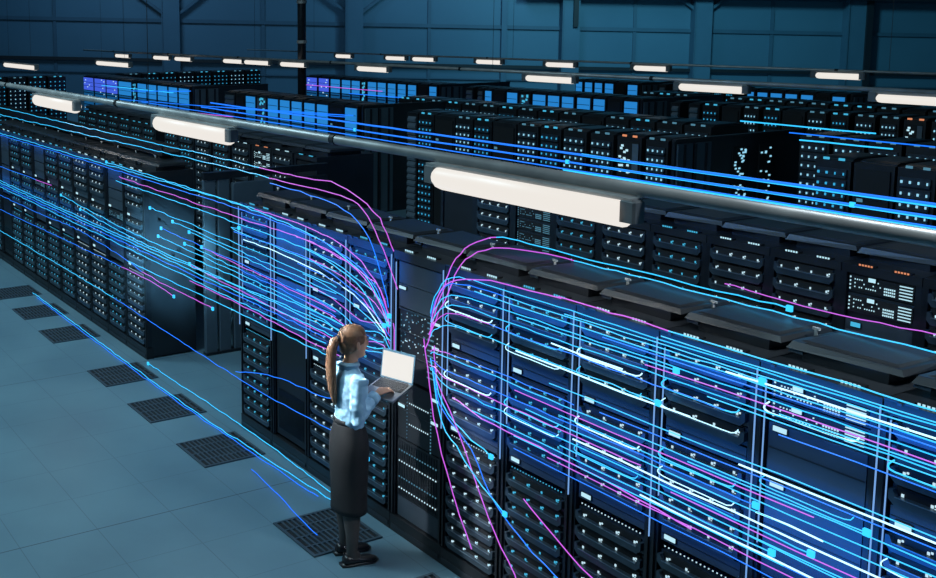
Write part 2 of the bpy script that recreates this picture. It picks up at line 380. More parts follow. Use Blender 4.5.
def near_rack(x, kind, ledc, label, detail=1, strip=True, group='server racks of the near row', orange=False):
    t = thing('server_rack', (x, R1Y, 0), label, 'server rack', group)
    O('carcass', cached('carcass', carcass), t); O('plinth', cached('plinth', plinth), t)
    O('side_post', cached(('side_post', 1), post_mesh(1)), t); O('side_post', cached(('side_post', -1), post_mesh(-1)), t)
    l = O('roof_cover', cached('roof_cover', lid_mesh), t, (0, 0, 2.165)); O('locking_pin', cached('locking_pin', pin_mesh), l, (-.285, .4, 0))
    pm = E_orange if orange else E_bar if ledc == 'w' else E_cyan
    for fx in (-.13, .13): O('indicator_lights', cached(('indicator_lights', pm.name), pips(pm)), t, (fx, .04, 2.165))
    O('corner_bracket', cached('corner_bracket', bracket), t, (-PW/2+.08, 0, 2.165))
    if strip: O('edge_glow', cached('edge_glow', strips), t)
    lm = E_white if ledc == 'w' else E_cyan
    def units(zs, m=lm):
        for z in zs:
            s = random.randrange(4)
            u = O('server_unit', cached('server_unit', unit_mesh), t, (0, 0, z-.055))
            O('bezel', cached('bezel', bezel_mesh), u); O('status_lights', cached(('status_lights', m.name, s), unit_leds(m, s)), u)
    def bl(z0, z1, bar=None):
        p = O('blank_panel', cached(('blank_panel', round(z1-z0, 3)), blank(z1-z0)), t, (0, 0, z0))
        if bar: O('indicator_bar', cached(('indicator_bar', 'w'), ibar(E_bar if ledc == 'w' else E_cyan)), p, (-.18, 0, bar-z0))
    if kind == 'std':
        units([2.055, 1.955, 1.855, 1.755]); bl(1.60, 1.70, 1.625)
        units([1.545, 1.445, 1.345, 1.245, 1.145]); bl(1.0, 1.09, 1.035)
        O('dot_lights', cached(('dot_lights', lm.name), dotrow(lm)), t, (0, 0, .975))
        units([.905, .805, .705, .605, .505, .405, .305, .205])
    elif kind == 'switch':
        for z in (2.0, 1.895):
            u = O('network_switch', cached('network_switch', switch_mesh), t, (0, 0, z)); O('port_lights', cached(('port_lights', 'b'), switch_leds(E_bar, 3)), u)
            O('indicator_bar', cached(('indicator_bar', 's'), ibar(E_bar, .05, .02)), u, (-.1, .0, .08))
        bl(1.62, 1.88, 1.855); bl(1.1, 1.61, 1.575); 
        for z in (.99, .885):
            u = O('network_switch', cached('network_switch', switch_mesh), t, (0, 0, z)); O('port_lights', cached(('port_lights', 'b'), switch_leds(E_bar, 3)), u)
        units([.805, .705, .605, .505, .405, .305, .205])
    elif kind == 'door':
        bl(1.62, 2.09); bl(1.15, 1.60)
        O('mesh_door', cached(('mesh_door', 1), dark_door(.95)), t, (0, 0, .16)); 
    elif kind == 'mix':
        bl(1.86, 2.09); bl(1.62, 1.85, 1.64)
        u = O('network_switch', cached('network_switch', switch_mesh), t, (0, 0, 1.5)); O('port_lights', cached(('port_lights', 'd'), switch_leds(E_dim, 3)), u)
        units([1.445, 1.345], E_dim); bl(1.0, 1.28)
        units([.905, .805, .705, .605, .505, .405, .305, .205], E_cyan)
    return t

near_rack(1.4125, 'std', 'w', 'rack of white-lit servers just right of the open network cabinet')
near_rack(2.0175, 'std', 'c', 'rack of cyan-lit servers between two white-lit racks, right of the network cabinet')
near_rack(2.6225, 'std', 'w', 'white-lit server rack right of the cyan-lit one, wide open view of all units')
near_rack(3.2275, 'std', 'w', 'white-lit server rack just left of the rack with the big grey blank panel')
near_rack(3.8325, 'switch', 'w', 'rack with network switches on top of a big grey blank panel')
near_rack(4.4375, 'std', 'w', 'white-lit server rack cut by the right edge, right of the grey blank panel')
near_rack(5.0425, 'std', 'w', 'last rack at the lower right corner, mostly out of view')
near_rack(.2025, 'std', 'c', 'cyan-lit server rack partly behind the woman\'s laptop, left of the network cabinet')
near_rack(-.4025, 'std', 'w', 'white-lit server rack directly behind the woman\'s head')
near_rack(-1.0075, 'door', 'w', 'dark rack with a closed mesh door left of the woman')
near_rack(-1.6125, 'std', 'c', 'cyan-lit rack standing at the aisle gap, first of the near block')
left = [('std','w','white-lit rack at the aisle gap, last of the far left block'), ('mix','c','half dark rack with sparse cyan lights, next to the left block\'s end'), ('std','w','third rack from the aisle gap in the left block, white lights'),
        ('std','w','fourth rack from the aisle gap in the left block'), ('std','c','fifth rack from the aisle gap in the left block, cyan lights'), ('std','c','sixth rack from the aisle gap in the left block, cyan lights'),
        ('mix','w','seventh rack from the aisle gap, plain dark upper door'), ('std','c','eighth rack from the aisle gap in the left block'), ('std','c','ninth rack from the aisle gap in the left block'),
        ('door','w','dark closed rack near the left edge of view'), ('std','c','cyan-lit rack at the left edge of view')]
for i, (k, c, lab) in enumerate(left): near_rack(-4.245-.3025-i*.6055, k, c, lab, strip=False, group='server racks of the left block')

# network cabinet
nx = .81
t = thing('network_cabinet', (nx, R1Y, 0), 'tall dark network cabinet with patch panels that the woman faces', 'network cabinet')
O('carcass', cached('carcass', carcass), t); O('plinth', cached('plinth', plinth), t)
for s in (1, -1): O('side_post', cached(('side_post', s), post_mesh(s)), t)
l = O('roof_cover', cached('roof_cover', lid_mesh), t, (0, 0, 2.165)); O('locking_pin', cached('locking_pin', pin_mesh), l, (-.285, .4, 0))
for fx in (-.16, .1): O('indicator_lights', cached(('indicator_lights', E_bar.name), pips(E_bar)), t, (fx, .04, 2.165))
O('edge_glow', cached('edge_glow', strips), t)
b = MB(); b.box(-UW, UW, .012, .08, 1.93, 2.09, M_blank); b.box(-UW, UW, .012, .08, 1.755, 1.925, M_blank); O('blank_panel', b, t)
for (x, z) in ((-.19, 1.9), (.21, 1.72), (.2, 1.545), (-.19, 1.175), (.2, 1.165), (-.19, 1.01), (.2, .995)): O('indicator_bar', cached(('indicator_bar', 'n'), ibar(E_bar, .075, .02)), t, (x, 0, z))
b = MB(); b.box(-UW, UW, .02, .1, 1.22, 1.745, M_black); b.box(-UW, UW, .01, .02, 1.735, 1.745, M_bezel); b.box(-UW, UW, .01, .02, 1.57, 1.578, M_post); b.box(-UW, UW, .01, .02, 1.4, 1.408, M_post)
pp = O('patch_panel', b, t)
b = MB(); rnd = random.Random(5)
for gx in range(4):
    for gz in range(3):
        for _ in range(4): led(b, -.2+gx*.07+rnd.random()*.05, 1.45+gz*.1+rnd.random()*.075, .008, .019, E_dim if rnd.random() < .6 else E_white)
for k in range(12): led(b, -.22, 1.25+k*.04, .008, .019, E_dim)
for k in range(12): led(b, .2, 1.25+k*.033, .007, .019, E_white)
for k in range(11): b.box(.09, .16, .014, .019, 1.3+k*.04, 1.308+k*.04, E_dim)
O('port_lights', b, pp)
b = MB(); b.box(-UW, UW, .012, .1, .76, 1.2, M_black); b.box(-UW, UW, .008, .012, .975, .98, M_post); sm = O('storage_module', b, t)
b = MB()
for z in (.83, .99):
    for k in range(10): led(b, -.1+k*.024, z+.06, .008, .011, E_white)
for k in range(14): led(b, -.13, .78+k*.027, .006, .011, E_dim); led(b, .15, .76+k*.025, .009, .011, E_dim)
O('drive_lights', b, sm)
b = MB(); b.box(-UW, UW, .012, .1, .30, .75, M_black)
for k in range(16): x = -.22+k*.029; b.box(x, x+.004, .008, .012, .32, .73, M_post)
sm = O('blade_chassis', b, t)
b = MB()
for z, m in ((.66, E_dim), (.575, E_white), (.45, E_dim), (.365, E_white)):
    for k in range(15): led(b, -.215+k*.031, z, .0095, .008, m)
O('blade_lights', b, sm)
b = MB(); b.box(-UW, UW, .015, .1, .14, .295, M_blank); O('blank_panel', b, t)

# end panel of the left block and the containment door across the aisle
t = thing('containment_door', (-4.06, 0, 0), 'grey sliding containment door closing the aisle at the end of the left block', 'door')
b = MB(); b.box(-.04, .04, 3.19, 4.86, 2.06, 2.14, M_post); b.box(-.05, .05, 3.19, 4.86, 0, .03, M_post); O('door_frame', b, t)
for (y0, y1, m, zt) in ((3.19, 3.34, M_door, 2.06), (3.37, 3.52, M_door, 2.06), (3.56, 4.1, M_door, 2.0), (4.12, 4.85, M_end, 2.0)):
    b = MB(); b.cbox(-.03, .03, y0, y1, .03, zt, .008, m); O('door_panel', b, t)
b = MB(); b.box(.03, .06, 3.62, 3.64, .95, 1.25, M_pipe); O('handle', b, t)

# ------------------------------------------------------------ second row (medium detail)
def r2_body(w, d):
    def f():
        b = MB(); b.box(-w/2+.003, w/2-.003, .03, d, 0, 2.11, M_end); b.box(-w/2+.003, w/2-.003, 0, d, 2.11, 2.17, M_lid)
        b.box(-w/2+.003, w/2-.003, -.01, .1, 0, .13, M_black); return b
    return f
def r2_post(w, s):
    def f():
        b = MB(); a, c = sorted((s*w/2, s*(w/2-.04))); b.box(a, c, 0, .03, .13, 2.11, M_post); return b
    return f
def r2_lid(w):
    def f():
        b = MB(); h = w/2-.02
        b.box(-h+.05, h-.05, .2, .7, 0, .05, M_lid)
        b.add([(-h-.01,.15,.05),(h,.2,.05),(h+.01,.78,.05),(-h,.8,.05),(-h+.01,.17,.09),(h-.02,.22,.08),(h,.77,.08),(-h+.02,.78,.09)], [(0,3,2,1),(4,5,6,7),(0,1,5,4),(1,2,6,5),(2,3,7,6),(3,0,4,7)], M_lid)
        b.add([(-h+.05,.22,.089),(h-.05,.26,.081),(h-.03,.72,.081),(-h+.06,.74,.089),(-h+.07,.24,.098),(h-.07,.28,.09),(h-.05,.7,.09),(-h+.08,.72,.098)], [(0,3,2,1),(4,5,6,7),(0,1,5,4),(1,2,6,5),(2,3,7,6),(3,0,4,7)], M_lidt); return b
    return f
def row2_rack(x, w, kind, ledc, label, group):
    t = thing('server_rack', (x, 4.89, 0), label, 'server rack', group); W = round(w, 3)
    O('carcass', cached(('carcass2', W), r2_body(W, .85)), t)
    for s in (1, -1): O('side_post', cached(('side_post2', W, s), r2_post(W, s)), t)
    O('roof_cover', cached(('roof_cover2', W), r2_lid(W)), t, (0, 0, 2.17))
    pm = E_orange if kind == 'switch' else E_bar if ledc == 'w' else E_cyan
    for fx in (-.1, .14): O('indicator_lights', cached(('indicator_lights', pm.name), pips(pm)), t, (fx, .0, 2.17))
    lm = E_white if ledc == 'w' else E_cyan; sx = (W-.09)/.49
    if kind == 'std':
        for i in range(14):
            s = random.randrange(4)
            u = O('server_unit', cached('server_unit', unit_mesh), t, (0, 0, 1.99-i*.118), scale=(sx, 1, 1.15))
            O('bezel', cached('bezel', bezel_mesh), u); O('status_lights', cached(('status_lights', lm.name, s), unit_leds(lm, s)), u)
    elif kind == 'switch':
        for z in (1.98, 1.84):
            u = O('network_switch', cached('network_switch', switch_mesh), t, (0, 0, z), scale=(sx, 1, 1.3)); O('port_lights', cached(('port_lights', 'b'), switch_leds(E_bar, 3)), u)
            O('indicator_bar', cached(('indicator_bar', 's'), ibar(E_bar, .05, .02)), u, (-.06, 0, .08))
        b_ = O('blank_panel', cached(('blank_panel', 1.2), blank(1.2)), t, (0, 0, .6), scale=(sx, 1, 1)); O('indicator_bar', cached(('indicator_bar', 'c'), ibar(E_cyan, .07, .03)), b_, (-.16, 0, 1.16))
    elif kind == 'patch':
        for i in range(5):
            u = O('network_switch', cached('network_switch', switch_mesh), t, (0, 0, 1.99-i*.118), scale=(sx, 1, 1.1)); O('port_lights', cached(('port_lights', 'd'), switch_leds(E_dim, 3)), u)
        O('blank_panel', cached(('blank_panel', 1.2), blank(1.2)), t, (0, 0, .25), scale=(sx, 1, 1))
    else:
        O('blank_panel', cached(('blank_door', 1.9), lambda: MB().box(-UW, UW, .012, .05, 0, 1.93, M_black)), t, (0, 0, .15), scale=(sx, 1, 1))
R2 = [('dark','w','closed dark rack of the second row, behind the lamp\'s left end'), ('std','w','white-lit rack of the second row right below the lamp'), ('patch','c','patch panel rack of the second row below the big lamp'),
      ('std','c','cyan-lit rack of the second row below the right half of the big lamp'), ('std','w','white-lit rack of the second row below the lamp\'s right end'), ('std','c','cyan-lit rack of the second row just right of the big lamp'),
      ('std','w','white-lit rack, second one right of the big lamp in the second row'), ('std','w','white-lit rack in the second row left of the switch rack with orange lights'), ('switch','w','second row switch rack with two orange lights on top'), ('std','w','second row rack at the right edge of view')]
for i, (k, c, lab) in enumerate(R2): row2_rack(-1.9+.5425*(i+.5), .5425, k, c, lab, 'server racks of the second row')
R2L = [("c",-8.98,-8.48),("c",-8.44,-7.91),("w",-7.87,-7.3),("c",-7.27,-6.67),("w",-6.64,-6.07),("s",-6.04,-5.49),("w",-5.47,-4.94),("d",-4.92,-4.3)]
for i, (k, a, c) in enumerate([("c",-13.2+j*.55,-12.68+j*.55) for j in range(7)]+R2L):
    nm = {'c':'cyan-lit','w':'white-lit','s':'switch','d':'closed dark'}[k]
    row2_rack((a+c)/2, .55, {'c':'std','w':'std','s':'switch','d':'dark'}[k], 'w' if k == 'w' else 'c', '%s rack of the second row left of the gap, %s from the left end' % (nm, ORD[i]), 'server racks of the second row left block')

# ------------------------------------------------------------ distant rows
def far_body(w, d): return lambda: MB().box(-w/2+.004, w/2-.004, .02, d, 0, 2.17, M_black)
def far_lid(w, d):
    def f():
        b = MB(); h = w/2-.03; b.prism([(.1, 0), (d-.1, 0), (d-.12, .025), (.16, .03), (.1, .012)], 'x', -h, h, M_lid); b.box(-h+.03, h-.03, .2, d-.2, .026, .034, M_lidt); return b
    return f
def far_front(kind, w):
    def f():
        b = MB(); h = w/2-.045
        if kind in 'wc':
            for i in range(15): z = 2.07-i*.13; b.box(-h, h, 0, .02, z-.1, z, M_unit); b.box(-h, h, -.015, .02, z-.1, z-.075, M_bezel)
        elif kind == 's': b.box(-h, h, .005, .02, 1.6, 2.1, M_hole); b.box(h*.4, h, 0, .006, 1.68, 2.08, M_louver); b.box(-h, h, 0, .02, .15, 1.58, M_black)
        elif kind == 'cs': b.box(-h, h, 0, .02, .15, 2.1, M_louver)
        elif kind in 'bp':
            e, e2 = (E_bdoor, E_bdoor2) if kind == 'b' else (E_pdoor, E_bdoor2)
            b.box(-h, h, 0, .02, 1.72, 2.12, e); b.box(-h, h, .003, .02, .3, 1.69, e2)
            for i in range(10): z = 1.62-i*.13; b.box(-h, h, -.006, .003, z, z+.03, M_slat)
            for z in (1.85, 1.97): b.box(-h, h, -.004, 0, z, z+.012, M_slat)
        elif kind == 'g':
            for i in range(16): z = 2.1-i*.12; b.prism([(0, z-.1), (.02, z-.1), (.02, z), (-.01, z-.06)], 'x', -h, h, M_louver)
        else: b.box(-h, h, .0, .02, .15, 2.1, M_hole); b.box(-h, h, -.004, 0, 1.75, 1.765, M_post)
        return b
    return f
def far_leds(kind, w, s):
    def f():
        rnd = random.Random(s); b = MB(); h = w/2-.07; m = {'w': E_fw, 'c': E_fc, 's': E_bar, 'cs': E_cyan, 'd': E_dim, 'p': E_white}[kind]; q = w/.52
        if kind in 'wc':
            for i in range(15):
                z = 2.02-i*.13
                for k in range(4):
                    x = -h+k*2*h/3; a = .026*q*rnd.uniform(.6, 1.15); b.box(x-a/2, x+a/2, -.019, -.012, z-.016, z+.014, m)
        elif kind == 's':
            for i in range(16): x = rnd.uniform(-h, h*.3); z = rnd.uniform(1.66, 2.06); b.box(x-.02, x+.02, -.004, .004, z-.015, z+.015, m)
        elif kind == 'cs':
            for i in range(26): x = rnd.uniform(-h, h); z = rnd.uniform(.9, 2.1); b.box(x-.03, x+.03, -.006, 0, z-.025, z+.025, m)
        elif kind == 'p':
            for i in range(10): x = rnd.uniform(-h, h); z = rnd.uniform(1.1, 2.1); b.box(x-.03, x+.03, -.01, -.004, z-.015, z+.015, m)
        else: b.box(-h, -h+.07, -.006, 0, 1.72, 1.76, m)
        return b
    return f
def far_rack(x0, x1, y, kind, label, group, d=.9, rz=0, loc=None):
    w = round(abs(x1-x0)/.03)*.03; w = max(w, .24)
    t = thing('server_rack', loc or ((x0+x1)/2, y, 0), label, 'server rack', group, rz)
    O('carcass', cached(('carcass3', w, d), far_body(w, d)), t); O('roof_cover', cached(('roof_cover3', w, d), far_lid(w, d)), t, (0, 0, 2.17))
    O('front_panel', cached(('front_panel', kind, w), far_front(kind, w)), t)
    if kind not in 'bg': O('status_lights', cached(('status_lights3', kind, w, random.randrange(3)), far_leds(kind, w, random.randrange(3))), t)
    pm = E_orange if kind == 's' else E_cyan if kind in ('c', 'cs') else E_dim
    if kind in ('w', 'c', 's'):
        b = cached(('indicator_lights3', pm.name), lambda: MB().box(-.11, -.04, -.006, .01, .002, .03, pm).box(.08, .15, -.006, .01, .002, .03, pm)); O('indicator_lights', b, t, (0, .0, 2.17))
    return t
R3 = [["p",-27.11,-26.15],["p",-26.06,-25.05],["p",-24.97,-24.02],["b",-23.93,-22.88],["cs",-22.8,-22.48],["b",-22.41,-21.73],["b",-21.65,-21.0],["b",-20.93,-20.23],["b",-20.16,-19.57],["b",-19.5,-18.8],["g",-16.75,-16.21],["d",-16.16,-15.67],["b",-15.64,-15.14],["cs",-15.09,-14.61],["b",-14.57,-14.06],["b",-14.01,-13.54],["b",-13.5,-13.01],["b",-12.96,-12.47],["b",-12.43,-11.96],["d",-11.92,-11.39],["b",-11.35,-10.88],["g",-9.25,-8.91],["c",-8.88,-8.44],["d",-8.41,-7.85],["w",-7.83,-7.37],["c",-7.33,-6.89],["d",-6.86,-6.29],["w",-6.26,-5.79],["c",-5.74,-5.29],["w",-5.24,-4.77],["w",-4.69,-4.24],["s",-4.18,-3.72],["w",-3.66,-3.26]]
R3R = [["c",-1.1,-.66],["d",-.62,-.15],["w",-.12,.3],["w",.33,.75]]
R4 = [["p",-22.42,-21.75],["p",-21.69,-21.05],["b",-20.99,-20.43],["b",-20.37,-19.85],["b",-19.83,-19.35],["cs",-19.3,-19.04],["b",-18.99,-18.5],["b",-18.48,-18.04],["b",-17.99,-17.56],["b",-17.51,-17.09],["b",-17.04,-16.61],["d",-16.57,-16.13],["b",-16.09,-15.72],["g",-14.57,-14.26],["g",-14.11,-13.88],["b",-13.84,-13.54],["d",-13.51,-13.07],["b",-13.04,-12.61],["cs",-12.58,-12.2],["b",-12.14,-11.67],["b",-11.64,-11.23],["b",-11.2,-10.78],["b",-10.73,-10.28],["b",-10.25,-9.85],["d",-9.82,-9.4],["b",-9.37,-8.96],["g",-8.14,-7.9],["g",-7.7,-7.44],["c",-7.37,-6.98],["d",-6.92,-6.51],["w",-6.45,-6.11],["c",-6.02,-5.67],["d",-5.63,-5.19],["w",-5.14,-4.79],["c",-4.7,-4.36],["w",-4.26,-3.9],["w",-3.83,-3.49],["s",-3.43,-3.06],["w",-2.98,-2.62]]
R5 = [["b",-15.43,-15.13],["b",-15.09,-14.75],["b",-14.72,-14.39],["b",-14.35,-13.99],["d",-13.96,-13.57],["b",-13.54,-13.16],["g",-12.47,-12.28],["g",-12.06,-11.84],["c",-11.41,-11.2],["c",-11.17,-10.85],["c",-10.82,-10.51],["c",-10.48,-10.2],["b",-9.89,-9.65],["b",-9.62,-9.29],["b",-9.27,-8.92],["b",-8.89,-8.54],["b",-8.5,-8.15],["d",-8.13,-7.78],["b",-7.75,-7.39]]
LOOK = {'w':'white-lit','c':'cyan-lit','d':'closed dark','b':'blue glowing','p':'violet glowing','g':'grey louvred','s':'switch','cs':'bright cyan'}
def far_row(data, y, nm, H_=0):
    runs = [[]]
    for k, a, c in data:
        if runs[-1] and a-runs[-1][-1][2] > .9: runs.append([])
        runs[-1].append((k, a, c))
    for ri, run in enumerate(runs):
        rn = {1: '', 2: ['left ', 'right '][ri] if len(runs) == 2 else ''}.get(len(runs), ['left ', 'middle ', 'right ', 'far right '][min(ri, 3)])
        for i, (k, a, c) in enumerate(run):
            far_rack(a, c, y, k, '%s rack, %s from the left in the %srun of the %s row' % (LOOK[k], ORD[i], rn, nm), '%s row racks' % nm)
far_row(R3, 9.89, 'third'); far_row(R4, 15.7, 'fourth'); far_row(R5, 20.4, 'fifth')
for i, (k, a, c) in enumerate(R3R): far_rack(a, c, 9.89, k, ['cyan-lit rack right of the dark block end, third row', 'closed dark rack near the right edge, third row', 'white-lit rack at the right edge of the third row', 'third row rack cut off at the right edge'][i], 'third row racks beyond the gap')
# back-to-back partners of rows three and four: only their roofs and top lights show
def partner(x0, x1, y, n, nm, skip=()):
    p = (x1-x0)/n
    for i in range(n):
        a = x0+i*p
        if any(s0 < a < s1 for s0, s1 in skip): continue
        far_rack(a, a+p-.04, y, random.choice('wcwcwd'), 'rack seen over the %s row by its roof and top lights, %s from the left' % (nm, ORD[i]), 'racks behind the %s row' % nm)
partner(-12.4, -4.2, 12.0, 15, 'third'); partner(-10.5, -2.2, 17.5, 18, 'fourth', ((-9.4, -8.6),))
for i in range(4): far_rack(-2.75+i*.5, -2.3+i*.5, 12.0, 'w', '%s white-lit rack seen through the gap of the third row' % ['leftmost', 'second', 'third', 'rightmost'][i], 'racks seen through the third row gap')
for i in range(17):
    Y = 5.6+i*.66
    if 9.0 < Y < 11.5: continue
    far_rack(0, .6, 0, 'c' if i % 3 else 'w', 'small distant rack facing the camera below the far wall, %s from the left' % ORD[i], 'cross row racks below the far wall', rz=-PI/2+PI, loc=(-26.8+(-.0), Y, 0)).rotation_euler = (0, 0, PI/2)
# dark block end in the third row with two lit columns, and plain ends
def block_end(x, y0, y1, label, leds=False, h=2.17):
    t = thing('aisle_enclosure', (x, y0, 0), label, 'enclosure'); L_ = y1-y0
    b = MB(); b.box(0, .05, 0, L_, 0, h, M_end); O('side_panel', b, t)
    b = MB(); b.box(0, .07, 0, L_, h, h+.03, M_lid); O('top_rail', b, t)
    for (ya, yb) in ((.04, .34), (.42, .72)):
        b = MB(); b.box(.05, .075, ya, yb, .02, h-.04, M_door); O('door_panel', b, t)
    b = MB()
    for k in range(3): b.box(.05, .08, .15+k*.22, .2+k*.22, .02, h-.05, M_post)
    O('ribs', b, t)
    if leds:
        rnd = random.Random(3)
        for (a, c, n, m) in ((1.2, 1.55, 70, E_fw), (1.78, 2.1, 40, E_fw)):
            b = MB(); b.box(.05, .065, a, c, .5, 2.02, M_hole); p = O('control_panel', b, t); b = MB()
            for _ in range(n): yy = a+.05+rnd.random()*(c-a-.1); z = .6+rnd.random()*1.38; b.box(.065, .07, yy-.02, yy+.02, z-.012, z+.012, m)
            O('panel_lights', b, p)
block_end(-3.24, 9.95, 12.75, 'dark enclosure with two lit control columns closing the third row, right of centre', True)
block_end(-10.8, 9.95, 12.4, 'plain dark enclosure end right of the blue glowing racks in the third row')
block_end(-15.62, 15.7, 18.1, 'plain dark enclosure end in the middle of the fourth row')
block_end(-8.9, 15.7, 18.2, 'plain dark enclosure end right of the fourth row blue racks')
block_end(-13.1, 20.4, 23, 'plain dark enclosure end in the fifth row')
block_end(-7.3, 20.4, 23, 'plain dark enclosure end at the right of the fifth row')
block_end(-18.7, 9.95, 12.2, 'plain dark enclosure end in the third row, left of the steel column')

# cable tray over the left block
t = thing('cable_tray', (0, 3.05, 0), 'dark cable tray on short legs above the left block of racks', 'cable tray')
b = MB(); b.box(-13, -4.6, -.1, .1, 2.3, 2.33, M_post); b.box(-13, -4.6, -.12, -.1, 2.29, 2.40, M_black); b.box(-13, -4.6, .1, .12, 2.29, 2.40, M_black); O('tray', b, t)
for x in (-11.1, -8.8, -6.2, -4.8):
    b = MB(); b.box(x-.06, x+.06, -.09, .09, 2.16, 2.3, M_black); O('leg', b, t)

# ------------------------------------------------------------ light trails
TN = {'C': (T_C, 'cyan'), 'B': (T_B, 'blue'), 'M': (T_M, 'magenta'), 'W': (T_W, 'white')}
def cr(p0, p1, p2, p3, t):
    return .5*((2*p1)+(-p0+p2)*t+(2*p0-5*p1+4*p2-p3)*t*t+(-p0+3*p1-3*p2+p3)*t**3)
def trail(pts, colr, label, group, r=.005, smooth=True, node=None, wig=.006, nodes=(), sp_=.45):
    P = [Vector(p) for p in pts]; rnd = random.Random(len(bpy.data.objects))
    if smooth and len(P) > 2:
        Q = [P[0]]+P+[P[-1]]; R_ = []
        for i in range(1, len(Q)-2):
            n = max(3, int((Q[i+1]-Q[i]).length/.12))
            for k in range(n): R_.append(cr(Q[i-1], Q[i], Q[i+1], Q[i+2], k/n))
        R_.append(P[-1]); P = R_
    else:
        a, b_ = P[0], P[-1]; n = max(2, int((b_-a).length/.35)); P = [a.lerp(b_, k/n) for k in range(n+1)]
    P = [p+Vector((0, rnd.uniform(-wig, wig), rnd.uniform(-wig, wig))) for p in P]
    r *= .72; o0 = P[0].copy(); b = MB(); b.tube([p-o0 for p in P], r, TN[colr[0]][0], 5)
    if len(colr) > 1:   # second colour over the later part of the line
        n = len(P); k = int(n*sp_); b = MB(); b.tube([p-o0 for p in P[:k+1]], r, TN[colr[0]][0], 5); b.tube([p-o0 for p in P[k:]], r, TN[colr[1]][0], 5)
    nm = '%s light trail %s' % (' and '.join(TN[c][1] for c in colr), label)
    o = O('light_trail', b, None, o0); tag(o, nm, 'light trail', group)
    ends = ([len(P)-1] if node == 'end' else [0] if node == 'start' else [])+[int(f*(len(P)-1)) for f in nodes]
    for k in ends:
        s = .016; n_ = MB(); n_.box(-s, s, -s*.5, s*.5, -s, s, E_bar if not ends else TN['C'][0]); O('node', n_, o, P[k]-o0)
    return o
yf = R1Y-.075
G1 = 'light trails along the near racks'
# upper and middle bundles right of the network cabinet: (z, x0, x1, colour, where)
RT = [(2.145, 1.75, 6, 'C'), (2.12, 2.3, 6, 'C'), (2.10, 1.3, 3.6, 'BC'), (2.075, 1.5, 6, 'C'), (2.05, 2.6, 6, 'B'), (2.02, 1.25, 6, 'C'), (1.985, 2.9, 4.6, 'M'), (1.95, 1.25, 5.2, 'C'), (1.925, 3.3, 6, 'C'), (1.89, 1.6, 3.4, 'MB'),
      (1.865, 3.7, 6, 'B'), (1.80, 1.3, 3.0, 'C'), (1.785, 1.9, 3.2, 'W'), (1.67, 2.2, 6, 'C'), (1.645, 3.5, 6, 'W'), (1.60, 1.2, 2.4, 'MB'), (1.565, 1.15, 4.15, 'C'), (1.53, 1.9, 3.9, 'M'), (1.50, 2.3, 6, 'C'), (1.47, 1.2, 3.6, 'B'), (1.44, 2.0, 6, 'C'),
      (1.41, 1.15, 2.9, 'M'), (1.385, 2.4, 4.9, 'W'), (1.355, 1.3, 3.9, 'C'), (1.34, 3.1, 6, 'M'), (1.31, 2.3, 6, 'C'), (1.27, 1.5, 3.7, 'C'), (1.235, 1.9, 6, 'CB'), (1.20, 2.2, 5.4, 'M'), (1.15, 1.9, 4.2, 'B'), (1.30, 3.5, 4.6, 'C'), (1.44, 3.6, 3.95, 'W'), (2.16, 3.0, 6, 'C'), (2.09, 3.4, 6, 'W'), (1.97, 3.7, 6, 'C'), (2.0, 1.9, 3.1, 'C'), (1.91, 2.2, 2.75, 'W'), (1.62, 2.6, 6, 'B'), (1.55, 3.2, 6, 'C'), (1.24, 2.9, 5.6, 'W')]
fan = {0: 1.62, 5: 1.66, 7: 1.7, 9: 1.6, 11: 1.58, 15: 1.52, 16: 1.5, 19: 1.42, 21: 1.4, 23: 1.33}
for i, (z, x0, x1, c) in enumerate(RT):
    up = z > 1.75; same = sorted([(-q[0], k) for k, q in enumerate(RT) if (q[0] > 1.75) == up])
    where = 'in the %s right bundle, %s from the top' % ('upper' if up else 'middle', ORD[same.index((-z, i))])
    if i in fan or x0 < 1.4:
        zz = z*.5+.78
        pts = [(1.05, yf, zz-.03), (1.12, yf-.02, zz+(z-zz)*.35), (1.24, yf-.02, zz+(z-zz)*.85), (1.45, yf, z), (2.0, yf, z), (x1, yf, z)]
    else: pts = [(x0, yf, z), (x1, yf, z)]
    trail(pts, c, where, G1, .0042 if c != 'W' else .0065, node='end' if x1 < 5 and c[0] in 'CB' else None, wig=.005)
